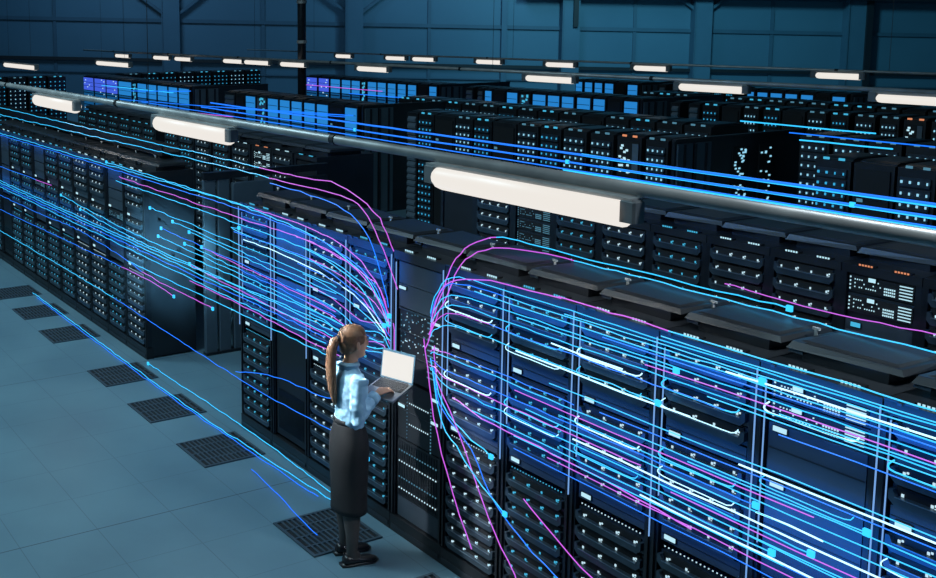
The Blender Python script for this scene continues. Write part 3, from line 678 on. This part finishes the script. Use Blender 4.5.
# reflections on the curved server handles, imitated by glowing strokes
for k, (x, zs) in enumerate(((1.4125, (1.915, 1.82, 1.43)), (2.0175, (1.90, 1.78, 1.42, 1.36)), (2.6225, (1.915, 1.80, 1.5, 1.33)), (3.2275, (1.905, 1.80, 1.52, 1.42)), (3.8325, (1.97, 1.60)), (4.4375, (1.9, 1.45)))):
    for j, z in enumerate(zs):
        trail([(x-.21, yf+.03, z+.025), (x-.23, yf+.02, z), (x-.2, yf+.02, z-.022), (x, yf+.02, z-.024), (x+.2, yf+.02, z-.024), (x+.235, yf+.03, z)], 'W' if (j+k) % 2 == 0 else 'C',
              'imitating a reflection round a server handle, %s down, %s rack right of the cabinet' % (ORD[j], ORD[k]), 'glowing strokes imitating reflections on the server handles', .0055 if j % 2 == 0 else .0038, wig=.001)
DEF = [
 ([(1.10,yf,1.6),(1.13,yf,1.37),(1.363,yf,1.09),(1.609,yf,.70),(1.81,yf,.45),(1.98,yf,.28)], 'M', 'falling steeply across the first white-lit rack'),
 ([(.98,yf,1.62),(1.05,yf,1.3),(1.14,yf,.98),(1.32,yf,.62),(1.52,yf,.30)], 'M', 'falling from the network cabinet to the floor'),
 ([(1.10,yf,1.45),(1.16,yf,1.2),(1.5,yf,.998),(1.705,yf,.766),(1.992,yf,.583),(2.5,yf,.44),(3.6,yf,.34)], 'B', 'sweeping down to the lower right from the network cabinet'),
 ([(1.05,yf,1.5),(1.18,yf,1.1),(1.35,yf,.97),(1.504,yf,.86),(1.841,yf,.686)], 'C', 'ending in a bright square low on the cyan-lit rack'),
 ([(1.09,yf,1.42),(1.2,yf,1.22),(1.4,yf,1.1),(1.7,yf,1.02)], 'C', 'short, ending above the dotted light row of the first rack'),
 ([(2.0,yf,.86),(2.3,yf,.72),(2.62,yf,.6),(3.2,yf,.5),(4,yf,.45)], 'M', 'low across the cyan-lit and white-lit racks'),
 ([(1.3,yf,1.30),(1.6,yf,1.25),(2.246,yf,1.235),(2.625,yf,1.236),(3.242,yf,1.19)], 'M', 'just under the middle bundle, long and even'),
 ([(1.04,yf,1.66),(1.15,yf-.03,1.95),(1.3,yf-.03,2.1),(1.5,yf,2.155),(1.76,yf,2.186),(2.27,yf,2.2),(2.58,yf,2.207),(6,yf,2.205)], 'MC', 'along the very top edge of the near racks'),
 ([(1.03,yf,1.66),(1.12,yf,1.88),(1.201,2.47,2.054),(1.251,2.47,2.167),(1.275,2.5,2.243),(1.272,2.62,2.325),(1.264,2.8,2.353),(1.297,2.95,2.336),(1.429,3.1,2.294),(1.884,3.1,2.284),(3.287,3.1,2.295)], 'MC', 'arching over the roof covers and ending in a bright square'),
 ([(1.0,yf,1.55),(1.1,yf,1.78),(1.244,2.47,2.015),(1.292,2.48,2.14),(1.307,2.55,2.237),(1.332,2.7,2.293),(1.354,2.9,2.29),(1.721,3.04,2.272),(2.065,3.04,2.272),(3.6,3.04,2.272),(4.5,3.04,2.272)], 'MC', 'running along the back edge of the near roof covers'),
 ([(1.604,4.8,1.857),(2.365,4.8,1.825),(2.912,4.8,1.845),(3.4,4.8,1.86)], 'M', 'crossing the racks of the second row'),
 ([(-10.6,yf,2.545),(-5,yf,2.55),(-2.6,yf,2.56),(-1.4,yf,2.56),(-.75,yf,2.555),(-.225,yf,2.577),(.086,yf,2.524),(.339,yf,2.439),(.48,yf,2.35),(.606,yf,2.17)], 'CM', 'arching highest onto the network cabinet from the left'),
 ([(-10.6,yf,2.427),(-4.9,yf,2.467),(-3,yf,2.485),(-1.744,yf,2.49),(-1,yf,2.49),(-.45,yf,2.49),(-.08,yf,2.485),(.154,yf,2.457),(.33,yf,2.33),(.482,yf,2.163),(.658,yf,1.9)], 'CM', 'arching second highest onto the cabinet from the left'),
 ([(-1.2,yf,2.45),(-.3,yf,2.42),(.05,yf,2.36),(.3,yf,2.22),(.45,yf,2.0),(.56,yf,1.75)], 'B', 'inside the two high arches left of the network cabinet'),
 ([(-10.6,yf,2.13),(-4,yf,2.165),(-1,yf,2.17),(-.2,yf,2.12),(.2,yf,2.02),(.45,yf,1.85),(.56,yf,1.68)], 'CM', 'along the left racks\' top edge, bending at the cabinet'),
 ([(-10.6,yf,2.10),(-4,yf,2.13),(-1,yf,2.12),(0,yf,2.02),(.4,yf,1.85),(.57,yf,1.62)], 'B', 'just under the top edge trail of the left racks'),
 ([(-5.2,yf,2.19),(-2.5,yf,2.18),(-.7,yf,2.12),(.1,yf,1.97),(.4,yf,1.8),(.55,yf,1.6)], 'C', 'starting above the last rack of the left block'),
 ([(-4.8,yf,2.06),(-1.955,yf,2.048),(-.686,yf,2.05),(-.009,yf,1.978),(.35,yf,1.84),(.55,yf,1.62)], 'M', 'crossing the aisle gap high and bending into the cabinet'),
 ([(-4.9,yf,2.0),(-2,yf,1.99),(-.6,yf,1.97),(0,yf,1.88),(.3,yf,1.75),(.55,yf,1.5)], 'C', 'under the magenta one across the aisle gap'),
 ([(-1.9,yf,1.9),(-.7,yf,1.9),(0,yf,1.8),(.3,yf,1.7),(.5,yf,1.6)], 'BM', 'at mid height behind the woman, bending upwards right'),
 ([(-1.7,yf,1.86),(-.7,yf,1.84),(.1,yf,1.74),(.5,yf,1.55)], 'W', 'bright across the rack left of the woman'),
 ([(-6.99,yf,1.546),(-4.48,yf,1.461),(-2.6,yf,1.471),(-.2,yf,1.464),(.2,yf,1.44),(.5,yf,1.47)], 'C', 'starting mid block with a bright dot'),
 ([(-6.2,yf,1.47),(-4.4,yf,1.40),(-2,yf,1.40),(-.2,yf,1.38)], 'C', 'just below the one starting mid block'),
 ([(-10.6,yf,1.36),(-3.9,yf,1.369),(-1.77,yf,1.40),(-.2,yf,1.42),(.3,yf,1.38),(.56,yf,1.44)], 'C', 'in the thick band of the left block, topmost'),
 ([(-10.6,yf,1.325),(-3.9,yf,1.335),(-.2,yf,1.34)], 'C', 'in the thick band of the left block, second'),
 ([(-10.6,yf,1.29),(-3.9,yf,1.30),(-.3,yf,1.30)], 'B', 'in the thick band of the left block, third'),
 ([(-10.6,yf,1.255),(-3.9,yf,1.25),(-.3,yf,1.25)], 'C', 'in the thick band of the left block, lowest'),
 ([(-2.9,yf,1.22),(-1.978,yf,1.23),(-.9,yf,1.21),(-.1,yf,1.2)], 'M', 'low in the bundle left of the woman'),
 ([(-4.6,yf,1.10),(-1.9,yf,1.14),(-.2,yf,1.16)], 'C', 'under the bundle left of the woman'),
 ([(-10.6,yf,1.11),(-8,yf,1.14),(-6.4,yf,1.18),(-4.9,yf,1.12),(-3.9,yf,1.05),(-2.37,yf,1.055)], 'BM', 'ending over the dark end panel of the left block'),
 ([(-10.6,yf,.87),(-7.05,yf,.945),(-4.2,yf,1.0),(-3.3,yf,.97)], 'BM', 'lower one ending just past the left block'),
 ([(-10.6,yf,.52),(-5.5,yf,.55),(-1.8,yf,.50),(-.224,yf,.54),(.3,yf,.5)], 'CB', 'long, low, ending behind the woman\'s skirt'),
 ([(-1.9,yf,.55),(-1.4,yf,.68),(-.9,yf,.75),(-.4,yf,.78),(-.05,yf,.85),(.3,yf,.86)], 'BM', 'crossing the dark mesh door left of the woman'),
 ([(-10.6,yf,1.58),(-7.4,yf,1.63)], 'BM', 'short, on the leftmost racks at upper height'),
 ([(.52,2.3,.95),(.6,yf,1.2),(.63,yf,1.45),(.62,yf,1.65)], 'M', 'rising in front of the cabinet beside the woman'),
 ([(-7.9,2.3,.02),(-3.2,2.28,.02),(-1.2,2.33,.02),(.1,2.40,.02)], 'C', 'long one lying along the floor beside the grilles'),
 ([(-7.6,2.27,.016),(-3.2,2.25,.016),(-.2,2.33,.016)], 'B', 'faint one beside the long one on the floor'),
 ([(-4.05,2.47,.02),(-1.6,2.5,.03),(-.4,2.46,.03),(.2,2.44,.04)], 'C', 'on the floor starting at the gap of the racks'),
 ([(-.95,2.12,.016),(-.5,2.08,.016),(0.35,1.98,.016)], 'B', 'short faint one crossing the grille near the woman'),
]
for pts, c, lab in DEF: trail(pts, c, lab, 'curved light trails joining at the network cabinet', .0052, nodes=(), node='end' if 'ending' in lab else 'start' if 'start' in lab else None, sp_=.78 if c in ('CM', 'BM') else .5)
# fan left of the cabinet
for i in range(9):
    z = 1.95-i*.075; c = 'MCMBCMCMC'[i]
    trail([(-.75+.1*(i % 3), yf, z+.1), (-.2, yf, z+.07), (.2, yf, z-.01), (.45, yf, z-.09*(1 if i < 5 else -.3)), (.57, yf, 1.62-.03*i)], c, 'in the fan between woman and cabinet, %s from the top' % ORD[i], 'fan of trails left of the network cabinet', .0042)
# extra lines crossing the aisle gap and the cyan-lit rack beyond it
for i, (z, x0, c) in enumerate(((1.80, -3.9, 'C'), (1.74, -3.3, 'C'), (1.70, -2.9, 'C'), (1.62, -3.6, 'B'), (1.56, -3.0, 'CB'), (1.52, -3.7, 'C'), (1.60, -2.6, 'M'), (1.36, -2.9, 'M'), (1.92, -1.8, 'C'))):
    trail([(x0, yf, z+.03), (-1.9, yf, z), (-.8, yf, z-.03), (-.15, yf, z-.05)], c, 'starting in the aisle gap, %s from the top' % ORD[i], 'light trails starting in the aisle gap', .0045, node='start')
# overhead stream above the second row
for i, (z, r, c, x0, dy) in enumerate(((2.735, .014, 'B', -6.5, 0), (2.72, .012, 'C', .4, .02), (2.66, .012, 'B', -6.8, 0), (2.645, .010, 'C', .6, .02), (2.60, .008, 'B', -9, 0), (2.575, .010, 'C', .2, .02), (2.56, .009, 'B', -9, 0), (2.53, .007, 'C', 1.4, 0))):
    trail([(x0, 4.5+dy, z), (5.2, 4.5+dy, z-.02)], c, 'in the overhead stream above the second row, %s from the top' % ORD[i], 'overhead stream above the second row', r*(1.35 if c == 'C' else .9), wig=.002, nodes=(.35, .6, .8) if i == 2 else ())
for i, (p, q, r, c) in enumerate((((-2.038, 9.75, 2.55), (-.3, 9.75, 2.54), .011, 'C'), ((-1.356, 9.75, 2.46), (.35, 9.75, 2.45), .010, 'B'), ((-1.219, 9.75, 2.385), (-.1, 9.75, 2.385), .012, 'C'),
      ((-23.45, 9.75, 1.60), (-11.1, 9.75, 1.95), .012, 'B'), ((-22.5, 9.75, 1.9), (-18.4, 9.75, 2.1), .014, 'B'), ((-22.5, 9.75, 1.45), (-16, 9.75, 1.6), .012, 'M'), ((-25, 9.75, 1.95), (-19.5, 9.75, 2.0), .012, 'C'), ((-18, 9.75, 1.75), (-10.8, 9.75, 2.0), .014, 'B'), ((-19.7, 15.55, 1.75), (-8.5, 15.55, 1.85), .014, 'B'), ((-10.3, 15.55, 1.68), (-6.6, 15.55, 1.75), .016, 'C'), ((-22.2, 15.55, 1.9), (-18, 15.55, 1.9), .012, 'M'))):
    trail([p, q], c, 'far off, %s' % ['top one at the right in front of the third row', 'middle one at the right in front of the third row', 'lowest one at the right in front of the third row', 'long one over the blue racks of the third row', 'upper left one over the violet racks',
          'low over the violet racks', 'highest over the violet racks', 'right of the violet racks, long', 'over the blue racks of the fourth row', 'short one below the fourth row blue racks', 'over the small violet racks beyond the column'][i], 'distant light trails', r, wig=.003)

# ------------------------------------------------------------ the woman
M_skin = noisy('skin', (.55, .30, .2), (.6, .34, .23), 20, (.45, .55)); M_hair = noisy('hair_brown', (.16, .08, .045), (.28, .15, .085), 40, (.35, .5))
M_shirt = noisy('shirt_blue', (.28, .52, .70), (.36, .60, .78), 10, (.7, .8)); M_skirt = noisy('skirt_black', (.012, .012, .014), (.02, .02, .022), 12, (.7, .8))
M_tights = noisy('tights_grey', (.07, .06, .055), (.1, .08, .075), 10, (.5, .6)); M_shoe = mat('shoe_black', (.012, .012, .015), .35)
M_eye = mat('eye_white', (.7, .7, .7), .3); M_lip = mat('lips', (.45, .16, .13), .5); M_band = mat('hair_band', (.02, .02, .03), .5)
X_, Y_, Z_ = Vector((1,0,0)), Vector((0,1,0)), Vector((0,0,1))
wm = thing('person', (.725, 2.02, 0), 'woman in light blue shirt and black skirt standing with an open laptop', 'person', None, math.radians(-10))
def limb(b, pts, m, n=14):
    """pts: (pos, rx, ry) rings along a path"""
    rings = []
    for i, (p, rx, ry) in enumerate(pts):
        t = (Vector(pts[min(i+1, len(pts)-1)][0])-Vector(pts[max(i-1, 0)][0])).normalized()
        u = (X_-t*X_.dot(t)).normalized() if abs(t.x) < .9 else (Y_-t*Y_.dot(t)).normalized(); v = t.cross(u)
        rings.append((p, rx, ry, u, v))
    b.loft(rings, m, n)
def hz(b, rings, m, n=24): b.loft([(c, rx, ry, X_, Y_) for c, rx, ry in rings], m, n)
HC = Vector((-.005, .035, 1.60))
def smoothmod(o, vs=.007, it=3):
    r = o.modifiers.new('remesh', 'REMESH'); r.mode = 'VOXEL'; r.voxel_size = vs; r.use_smooth_shade = True
    s = o.modifiers.new('smooth', 'SMOOTH'); s.iterations = it; s.factor = .5
elR, wrR = Vector((.19, -.03, 1.11)), Vector((.085, .17, 1.235)); shR = Vector((.165, .0, 1.375))
elL, wrL = Vector((-.215, .06, 1.10)), Vector((-.08, .26, 1.165)); shL = Vector((-.165, .0, 1.375))
def hand(b, wr, dirv, palm_n, side, curl):
    """palm and five fingers; dirv points along the hand, palm_n out of the back of the hand"""
    d = dirv.normalized(); n = palm_n.normalized(); w = d.cross(n).normalized()*side
    pc = wr+d*.045
    b.loft([(wr-d*.01, .026, .019, w, n), (wr+d*.02, .033, .017, w, n), (wr+d*.055, .039, .015, w, n), (wr+d*.085, .038, .012, w, n)], M_skin, 14)
    for k, (off, ln, r) in enumerate(((-.030, .062, .0082), (-.010, .074, .0088), (.010, .080, .0088), (.030, .070, .0086))):
        p0 = wr+d*.075+w*off; a = curl*(1+.12*k); q = [p0]; c = p0; an = .25
        for s_ in (.42, .33, .25):
            v = d*math.cos(an)-n*math.sin(an); c = c+v*(ln*s_); q.append(c); an += a
        b.tube([tuple(x) for x in q], [r, r*.95, r*.85, r*.62], M_skin, 8)
    t0 = wr+d*.03+w*.03; t1 = t0+d*.028+w*.024-n*.006; t2 = t1+d*.028+w*.006-n*.012; t3 = t2+d*.018-n*.008
    b.tube([tuple(x) for x in (t0, t1, t2, t3)], [.014, .012, .010, .007], M_skin, 8)
# body
b = MB()
hd = [(-.118, .02, .022, .03), (-.108, .045, .045, .02), (-.085, .056, .066, .010), (-.05, .066, .083, .002), (0, .074, .094, -.004), (.04, .075, .097, -.008), (.075, .066, .088, -.012), (.10, .045, .062, -.014), (.114, .018, .026, -.014)]
hz(b, [(HC+Vector((0, dy, dz)), rx, ry) for dz, rx, ry, dy in hd], M_skin)
b.loft([(HC+Vector((0, .088, .022)), .009, .006, X_, Z_), (HC+Vector((0, .098, -.002)), .011, .012, X_, Z_), (HC+Vector((0, .113, -.022)), .013, .012, X_, Z_), (HC+Vector((0, .09, -.036)), .013, .006, X_, Z_)], M_skin, 10)
b.loft([(HC+Vector((0, .070, -.055)), .026, .012, X_, Z_), (HC+Vector((0, .092, -.056)), .015, .008, X_, Z_)], M_skin, 10)
b.loft([(HC+Vector((0, .055, -.098)), .026, .018, X_, Z_), (HC+Vector((0, .082, -.098)), .015, .012, X_, Z_)], M_skin, 10)
for s in (-1, 1): b.loft([(HC+Vector((s*.070, .0, -.012)), .012, .030, Y_, Z_), (HC+Vector((s*.084, -.008, -.010)), .016, .032, Y_, Z_), (HC+Vector((s*.086, -.008, -.010)), .010, .024, Y_, Z_)], M_skin, 12)
limb(b, [((0, -.012, 1.38), .062, .060), ((0, -.002, 1.44), .052, .052), ((0, .012, 1.50), .048, .050), ((0, .02, 1.54), .05, .055)], M_skin)
hz(b, [((0, 0, .80), .15, .10), ((0, 0, .92), .155, .105), ((0, 0, 1.04), .115, .082), ((0, .005, 1.18), .125, .088), ((0, 0, 1.30), .14, .09), ((0, -.005, 1.38), .12, .07), ((0, -.01, 1.42), .06, .05)], M_skin)
for sh, el, wr in ((shR, elR, wrR), (shL, elL, wrL)):
    limb(b, [(sh, .046, .046), (sh.lerp(el, .5), .038, .038), (el, .034, .034), (el.lerp(wr, .3), .034, .034), (wr, .023, .023)], M_skin)
for s, fx in ((1, .09), (-1, -.085)):
    kn = Vector((s*.08, .0, .47)); an = Vector((fx, -.02 if s > 0 else .0, .09))
    limb(b, [((s*.08, 0, .85), .085, .088), ((s*.082, 0, .65), .068, .07), (kn, .050, .053), (kn.lerp(an, .28)+Vector((0, -.012, 0)), .050, .053), (kn.lerp(an, .7), .034, .036), (an, .028, .031), (an-Vector((0, -.01, .05)), .03, .04)], M_skin)
hand(b, wrR, Vector((-.12, .93, .18)), Vector((.1, -.15, 1)), -1, .42)
hand(b, wrL, Vector((.55, .8, .12)), Vector((-.1, .1, -1)), 1, .15)
body = O('body', b, wm); smoothmod(body, .0065, 2)
# face details
b = MB()
for s in (-1, 1): b.loft([(HC+Vector((s*.03, .083, .012)), .004, .002, X_, Z_), (HC+Vector((s*.03, .0885, .012)), .013, .007, X_, Z_), (HC+Vector((s*.03, .092, .012)), .006, .005, X_, Z_)], M_eye, 10)
O('eyes', b, wm)
b = MB()
for s in (-1, 1): b.loft([(HC+Vector((s*.03, .088, .012)), .006, .006, X_, Z_), (HC+Vector((s*.03, .0945, .012)), .005, .005, X_, Z_)], M_band, 8); b.box(s*.03-.017+HC.x, s*.03+.017+HC.x, HC.y+.082, HC.y+.094, HC.z+.028, HC.z+.033, M_hair)
O('pupils_and_brows', b, wm)
b = MB(); b.loft([(HC+Vector((0, .08, -.057)), .022, .008, X_, Z_), (HC+Vector((0, .101, -.057)), .014, .006, X_, Z_)], M_lip, 10); O('lips', b.mesh('lips', True), wm)
# hair: cap, swept back, then the ponytail
b = MB()
cap = [(-.075, .045, .035, -.066), (-.05, .072, .06, -.045), (-.02, .082, .078, -.035), (.02, .086, .094, -.028), (.06, .082, .103, -.020), (.09, .068, .092, -.018), (.115, .044, .06, -.018), (.128, .014, .02, -.018)]
hz(b, [(HC+Vector((0, dy, dz)), rx, ry) for dz, rx, ry, dy in cap], M_hair)
for s in (-1, 1): b.loft([(HC+Vector((s*.073, .035, .035)), .020, .035, Y_, Z_), (HC+Vector((s*.082, .0, .02)), .04, .04, Y_, Z_), (HC+Vector((s*.06, -.07, .015)), .03, .04, Y_, Z_)], M_hair, 12)
b.tube([tuple(HC+Vector((.02, -.105, .085))), tuple(HC+Vector((.05, -.1, .055))), tuple(HC+Vector((.06, -.115, .02)))], [.012, .017, .012], M_hair, 8)
hair = O('hair', b, wm); smoothmod(hair, .007, 3)
b = MB()
pt = [(HC+Vector((0, -.115, .03)), .026, .026), (HC+Vector((0, -.150, .02)), .036, .034), (HC+Vector((0, -.172, -.04)), .042, .036), (HC+Vector((0, -.178, -.12)), .048, .036), (HC+Vector((.005, -.178, -.22)), .05, .034), (HC+Vector((.01, -.170, -.32)), .044, .03), (HC+Vector((.012, -.155, -.40)), .026, .02), (HC+Vector((.012, -.148, -.44)), .008, .008)]
limb(b, pt, M_hair, 16)
for k in range(10):
    a = k*2*PI/10; o_ = Vector((math.cos(a)*.038, math.sin(a)*.026, 0)); b.tube([tuple(p+o_*(rx/.048)) for p, rx, ry in pt[1:-1]], [.008]*5+[.004], M_hair, 6)
O('ponytail', b.mesh('ponytail', True), wm)
b = MB(); b.loft([(HC+Vector((0, -.118, .03)), .031, .031, X_, Z_), (HC+Vector((0, -.136, .026)), .031, .031, X_, Z_)], M_band, 14); O('hair_tie', b, wm)
# shirt with sleeves and collar
b = MB()
hz(b, [((0, 0, 1.0), .132, .10), ((0, 0, 1.05), .140, .105), ((0, .004, 1.12), .138, .103), ((0, .008, 1.2), .147, .112), ((0, .006, 1.28), .156, .112), ((0, -.002, 1.35), .158, .095), ((0, -.008, 1.395), .125, .075), ((0, -.008, 1.43), .066, .062)], M_shirt)
for sh, el, wr in ((shR, elR, wrR), (shL, elL, wrL)):
    cu = el.lerp(wr, .78)
    limb(b, [(sh+Vector((-.03 if sh.x > 0 else .03, 0, .0)), .055, .056), (sh, .062, .062), (sh.lerp(el, .3), .058, .058), (sh.lerp(el, .75), .053, .053), (el+Vector((0, -.006, -.004)), .052, .05), (el.lerp(wr, .3), .05, .05), (cu, .040, .040)], M_shirt)
shirt = O('shirt', b, wm); smoothmod(shirt, .008, 3)
tx = bpy.data.textures.new('shirt_folds', 'CLOUDS'); tx.noise_scale = .06
dm = shirt.modifiers.new('folds', 'DISPLACE'); dm.texture = tx; dm.strength = .022; dm.texture_coords = 'LOCAL'
for s, (el, wr) in ((1, (elR, wrR)), (-1, (elL, wrL))):
    b = MB(); limb(b, [(el.lerp(wr, .70), .044, .044), (el.lerp(wr, .80), .047, .047), (el.lerp(wr, .93), .043, .043)], M_shirt, 18); O('cuff', b.mesh('cuff', True), wm)
b = MB(); hz(b, [((0, -.010, 1.415), .078, .070), ((0, -.006, 1.45), .064, .062), ((0, -.002, 1.468), .058, .060), ((0, -.008, 1.44), .082, .078)], M_shirt); O('collar', b.mesh('collar', True), wm)
# skirt
b = MB()
rings = []
for z, rx, ry in ((.385, .170, .125), (.42, .168, .123), (.55, .162, .125), (.70, .172, .132), (.82, .180, .135), (.92, .175, .128), (1.0, .142, .108), (1.05, .130, .102), (1.055, .12, .095)):
    rings.append(((0, -.005, z), rx, ry))
hz(b, rings, M_skirt, 28); sk = O('skirt', b.mesh('skirt', True), wm)
b = MB(); hz(b, [((0, -.004, 1.03), .136, .107), ((0, -.004, 1.065), .133, .105)], M_skirt, 28); O('waistband', b.mesh('waistband', True), wm)
# tights and shoes
for s, fx in ((1, .09), (-1, -.085)):
    kn = Vector((s*.08, .0, .47)); an = Vector((fx, -.02 if s > 0 else .0, .09)); b = MB()
    limb(b, [((s*.08, 0, .60), .068, .07), (kn, .058, .060), (kn.lerp(an, .28)+Vector((0, -.014, 0)), .062, .066), (kn.lerp(an, .7), .044, .047), (an, .036, .039), (an+Vector((0, .02, -.04)), .035, .05), (an+Vector((0, .05, -.065)), .034, .03)], M_tights)
    O('tights_leg', b.mesh('tights_leg', True), wm)
    b = MB(); ax, ay = an.x, an.y
    sole = [(-.030, -.075), (.030, -.075), (.040, -.03), (.036, .04), (.044, .10), (.038, .145), (.012, .178), (-.012, .178), (-.036, .145), (-.042, .10), (-.034, .04), (-.038, -.03)]
    b.prism([(ax+x, ay+y) for x, y in sole], 'z', .0, .014, M_shoe)
    b.loft([((ax, ay-.055, .03), .03, .028, X_, Z_), ((ax, ay-.035, .036), .037, .034, X_, Z_), ((ax, ay+.02, .03), .036, .026, X_, Z_), ((ax, ay+.07, .026), .039, .022, X_, Z_), ((ax, ay+.12, .024), .040, .021, X_, Z_), ((ax, ay+.158, .018), .026, .013, X_, Z_), ((ax, ay+.172, .014), .010, .008, X_, Z_)], M_shoe, 16)
    sh_ = O('shoe', b.mesh('shoe', True), wm, (-ax*.1, -ay*.14, 0)); sh_.scale = (1.1, 1.14, 1.15)

# laptop held by the woman
M_lap = mat('laptop_silver', (.28, .3, .32), .35, .7); M_key = mat('laptop_keys', (.015, .015, .018), .5); M_lid_b = mat('laptop_lid_blue', (.18, .36, .48), .35, .5)
lp = thing('laptop', (.785, 2.295, 1.225), 'open laptop with a bright blank screen held by the woman', 'laptop', None, math.radians(15))
lp.rotation_euler = (math.radians(14), 0, math.radians(17)); lp.scale = (.93, 1.08, 1)
b = MB(); b.cbox(-.155, .155, -.11, .11, -.008, .008, .003, M_lap); O('base', b, lp)
b = MB(); 
for r_ in range(5):
    for k in range(13): x = -.137+k*.0212; y = -.005+r_*.0215; b.box(x, x+.0185, y, y+.0185, .008, .0105, M_key)
O('keyboard', b, lp)
b = MB(); b.box(-.05, .05, -.095, -.03, .008, .009, M_lid_b); O('touchpad', b, lp)
sc_ = O('screen_lid', MB().box(-.155, .155, -.004, .004, 0, .21, M_lid_b), lp, (0, .112, .008)); sc_.rotation_euler = (math.radians(-20), 0, 0)
O('display', MB().box(-.145, .145, -.006, -.004, .012, .195, E_screen), sc_)
O('hinge', (lambda b: (b.tube([(-.12, .112, .008), (.12, .112, .008)], .006, M_key, 8), b)[1])(MB()), lp)

# ------------------------------------------------------------ light
w = bpy.data.worlds.new('world'); sc.world = w; w.use_nodes = True
bg = w.node_tree.nodes['Background']; bg.inputs['Color'].default_value = (.12, .33, .5, 1); bg.inputs['Strength'].default_value = .06
def area(name, loc, tgt, size, power, col, sy=None, spread=None):
    if name == 'trail_fill': spread = 1.9
    l = bpy.data.lights.new(name, 'AREA'); l.size = size; l.energy = power; l.color = col
    if sy: l.shape = 'RECTANGLE'; l.size_y = sy
    if spread: l.spread = spread
    o = bpy.data.objects.new(name, l); COL.objects.link(o); o.location = loc
    o.rotation_euler = (Vector(tgt)-Vector(loc)).to_track_quat('-Z', 'Y').to_euler(); return o
BL = (.55, .86, 1)
area('unseen_lamp', (-1.5, -2.5, 8.5), (-2.5, 0.6, 0), 2.5, 430, BL)  # unseen overhead lamps added to light floor and aisle
area('unseen_lamp', (-9, -2.5, 8.5), (-9, .8, 0), 2.5, 430, BL)
area('unseen_lamp', (-17, 26, 9.5), (-22, 43, 3), 2, 1500, (.25, .8, 1))  # unseen lamps added to brighten the far wall, most at its right
area('unseen_lamp', (-30, 12, 10), (-37, 16, 3), 3, 420, (.3, .65, 1))
area('unseen_lamp', (-24, 24, 10), (-30, 28, 3), 3, 380, (.3, .65, 1))
area('unseen_lamp', (1.5, -1.5, 5.0), (-4.2, 2.74, 1.25), .35, 22, (.3, .75, 1), spread=math.radians(9))  # narrow unseen beam added for the glow on the left block's end panel
for x in (2.1, -2.43, -6.56):
    area('lamp_glow', (x, 2.3, 2.75), (x, 2.3, 0), 1.4, 12, (1, .96, .9), sy=.1)
BT = (.006, .20, 1)     # added unseen strip lamps imitating the trail bundles' light on the rack fronts
for x, z, sx_, sz_, pw in ((3.5, 2.03, 4.8, .2, 13), (3.7, 1.36, 4.8, .45, 21), (1.5, 1.36, .5, .5, 2), (-.75, 2.02, 2.5, .3, 13), (-.85, 1.45, 2.3, .45, 14), (-7.6, 1.31, 6.6, .12, 11), (-7.6, 2.1, 6.6, .08, 7)):
    area('trail_fill', (x, 2.34, z), (x, 3, z), sx_, pw, BT, sy=sz_)
for x, z, sx_, pw in ((-.5, 4.42, 8, 14),):
    area('trail_fill', (x, 4.42, 2.62), (x, 9, 1.6), sx_, pw, BT, sy=.1)  # added lamp imitating the overhead stream's light
area('unseen_lamp', (6.5, 3.6, 7.0), (4.2, 3.2, 2.2), .8, 36, (.8, .93, 1), spread=1.1)  # unseen lamp added for highlights on the conduit and near lids
area('unseen_lamp', (-2.6, -2.2, 6.0), (.66, 2.0, 1.42), .5, 8, (.9, .96, 1), spread=math.radians(11))  # narrow unseen beam added to brighten the woman's back and shoulder
sc.cycles.use_denoising = True
sc.cycles.sample_clamp_indirect = 4
sc.cycles.max_bounces = 5
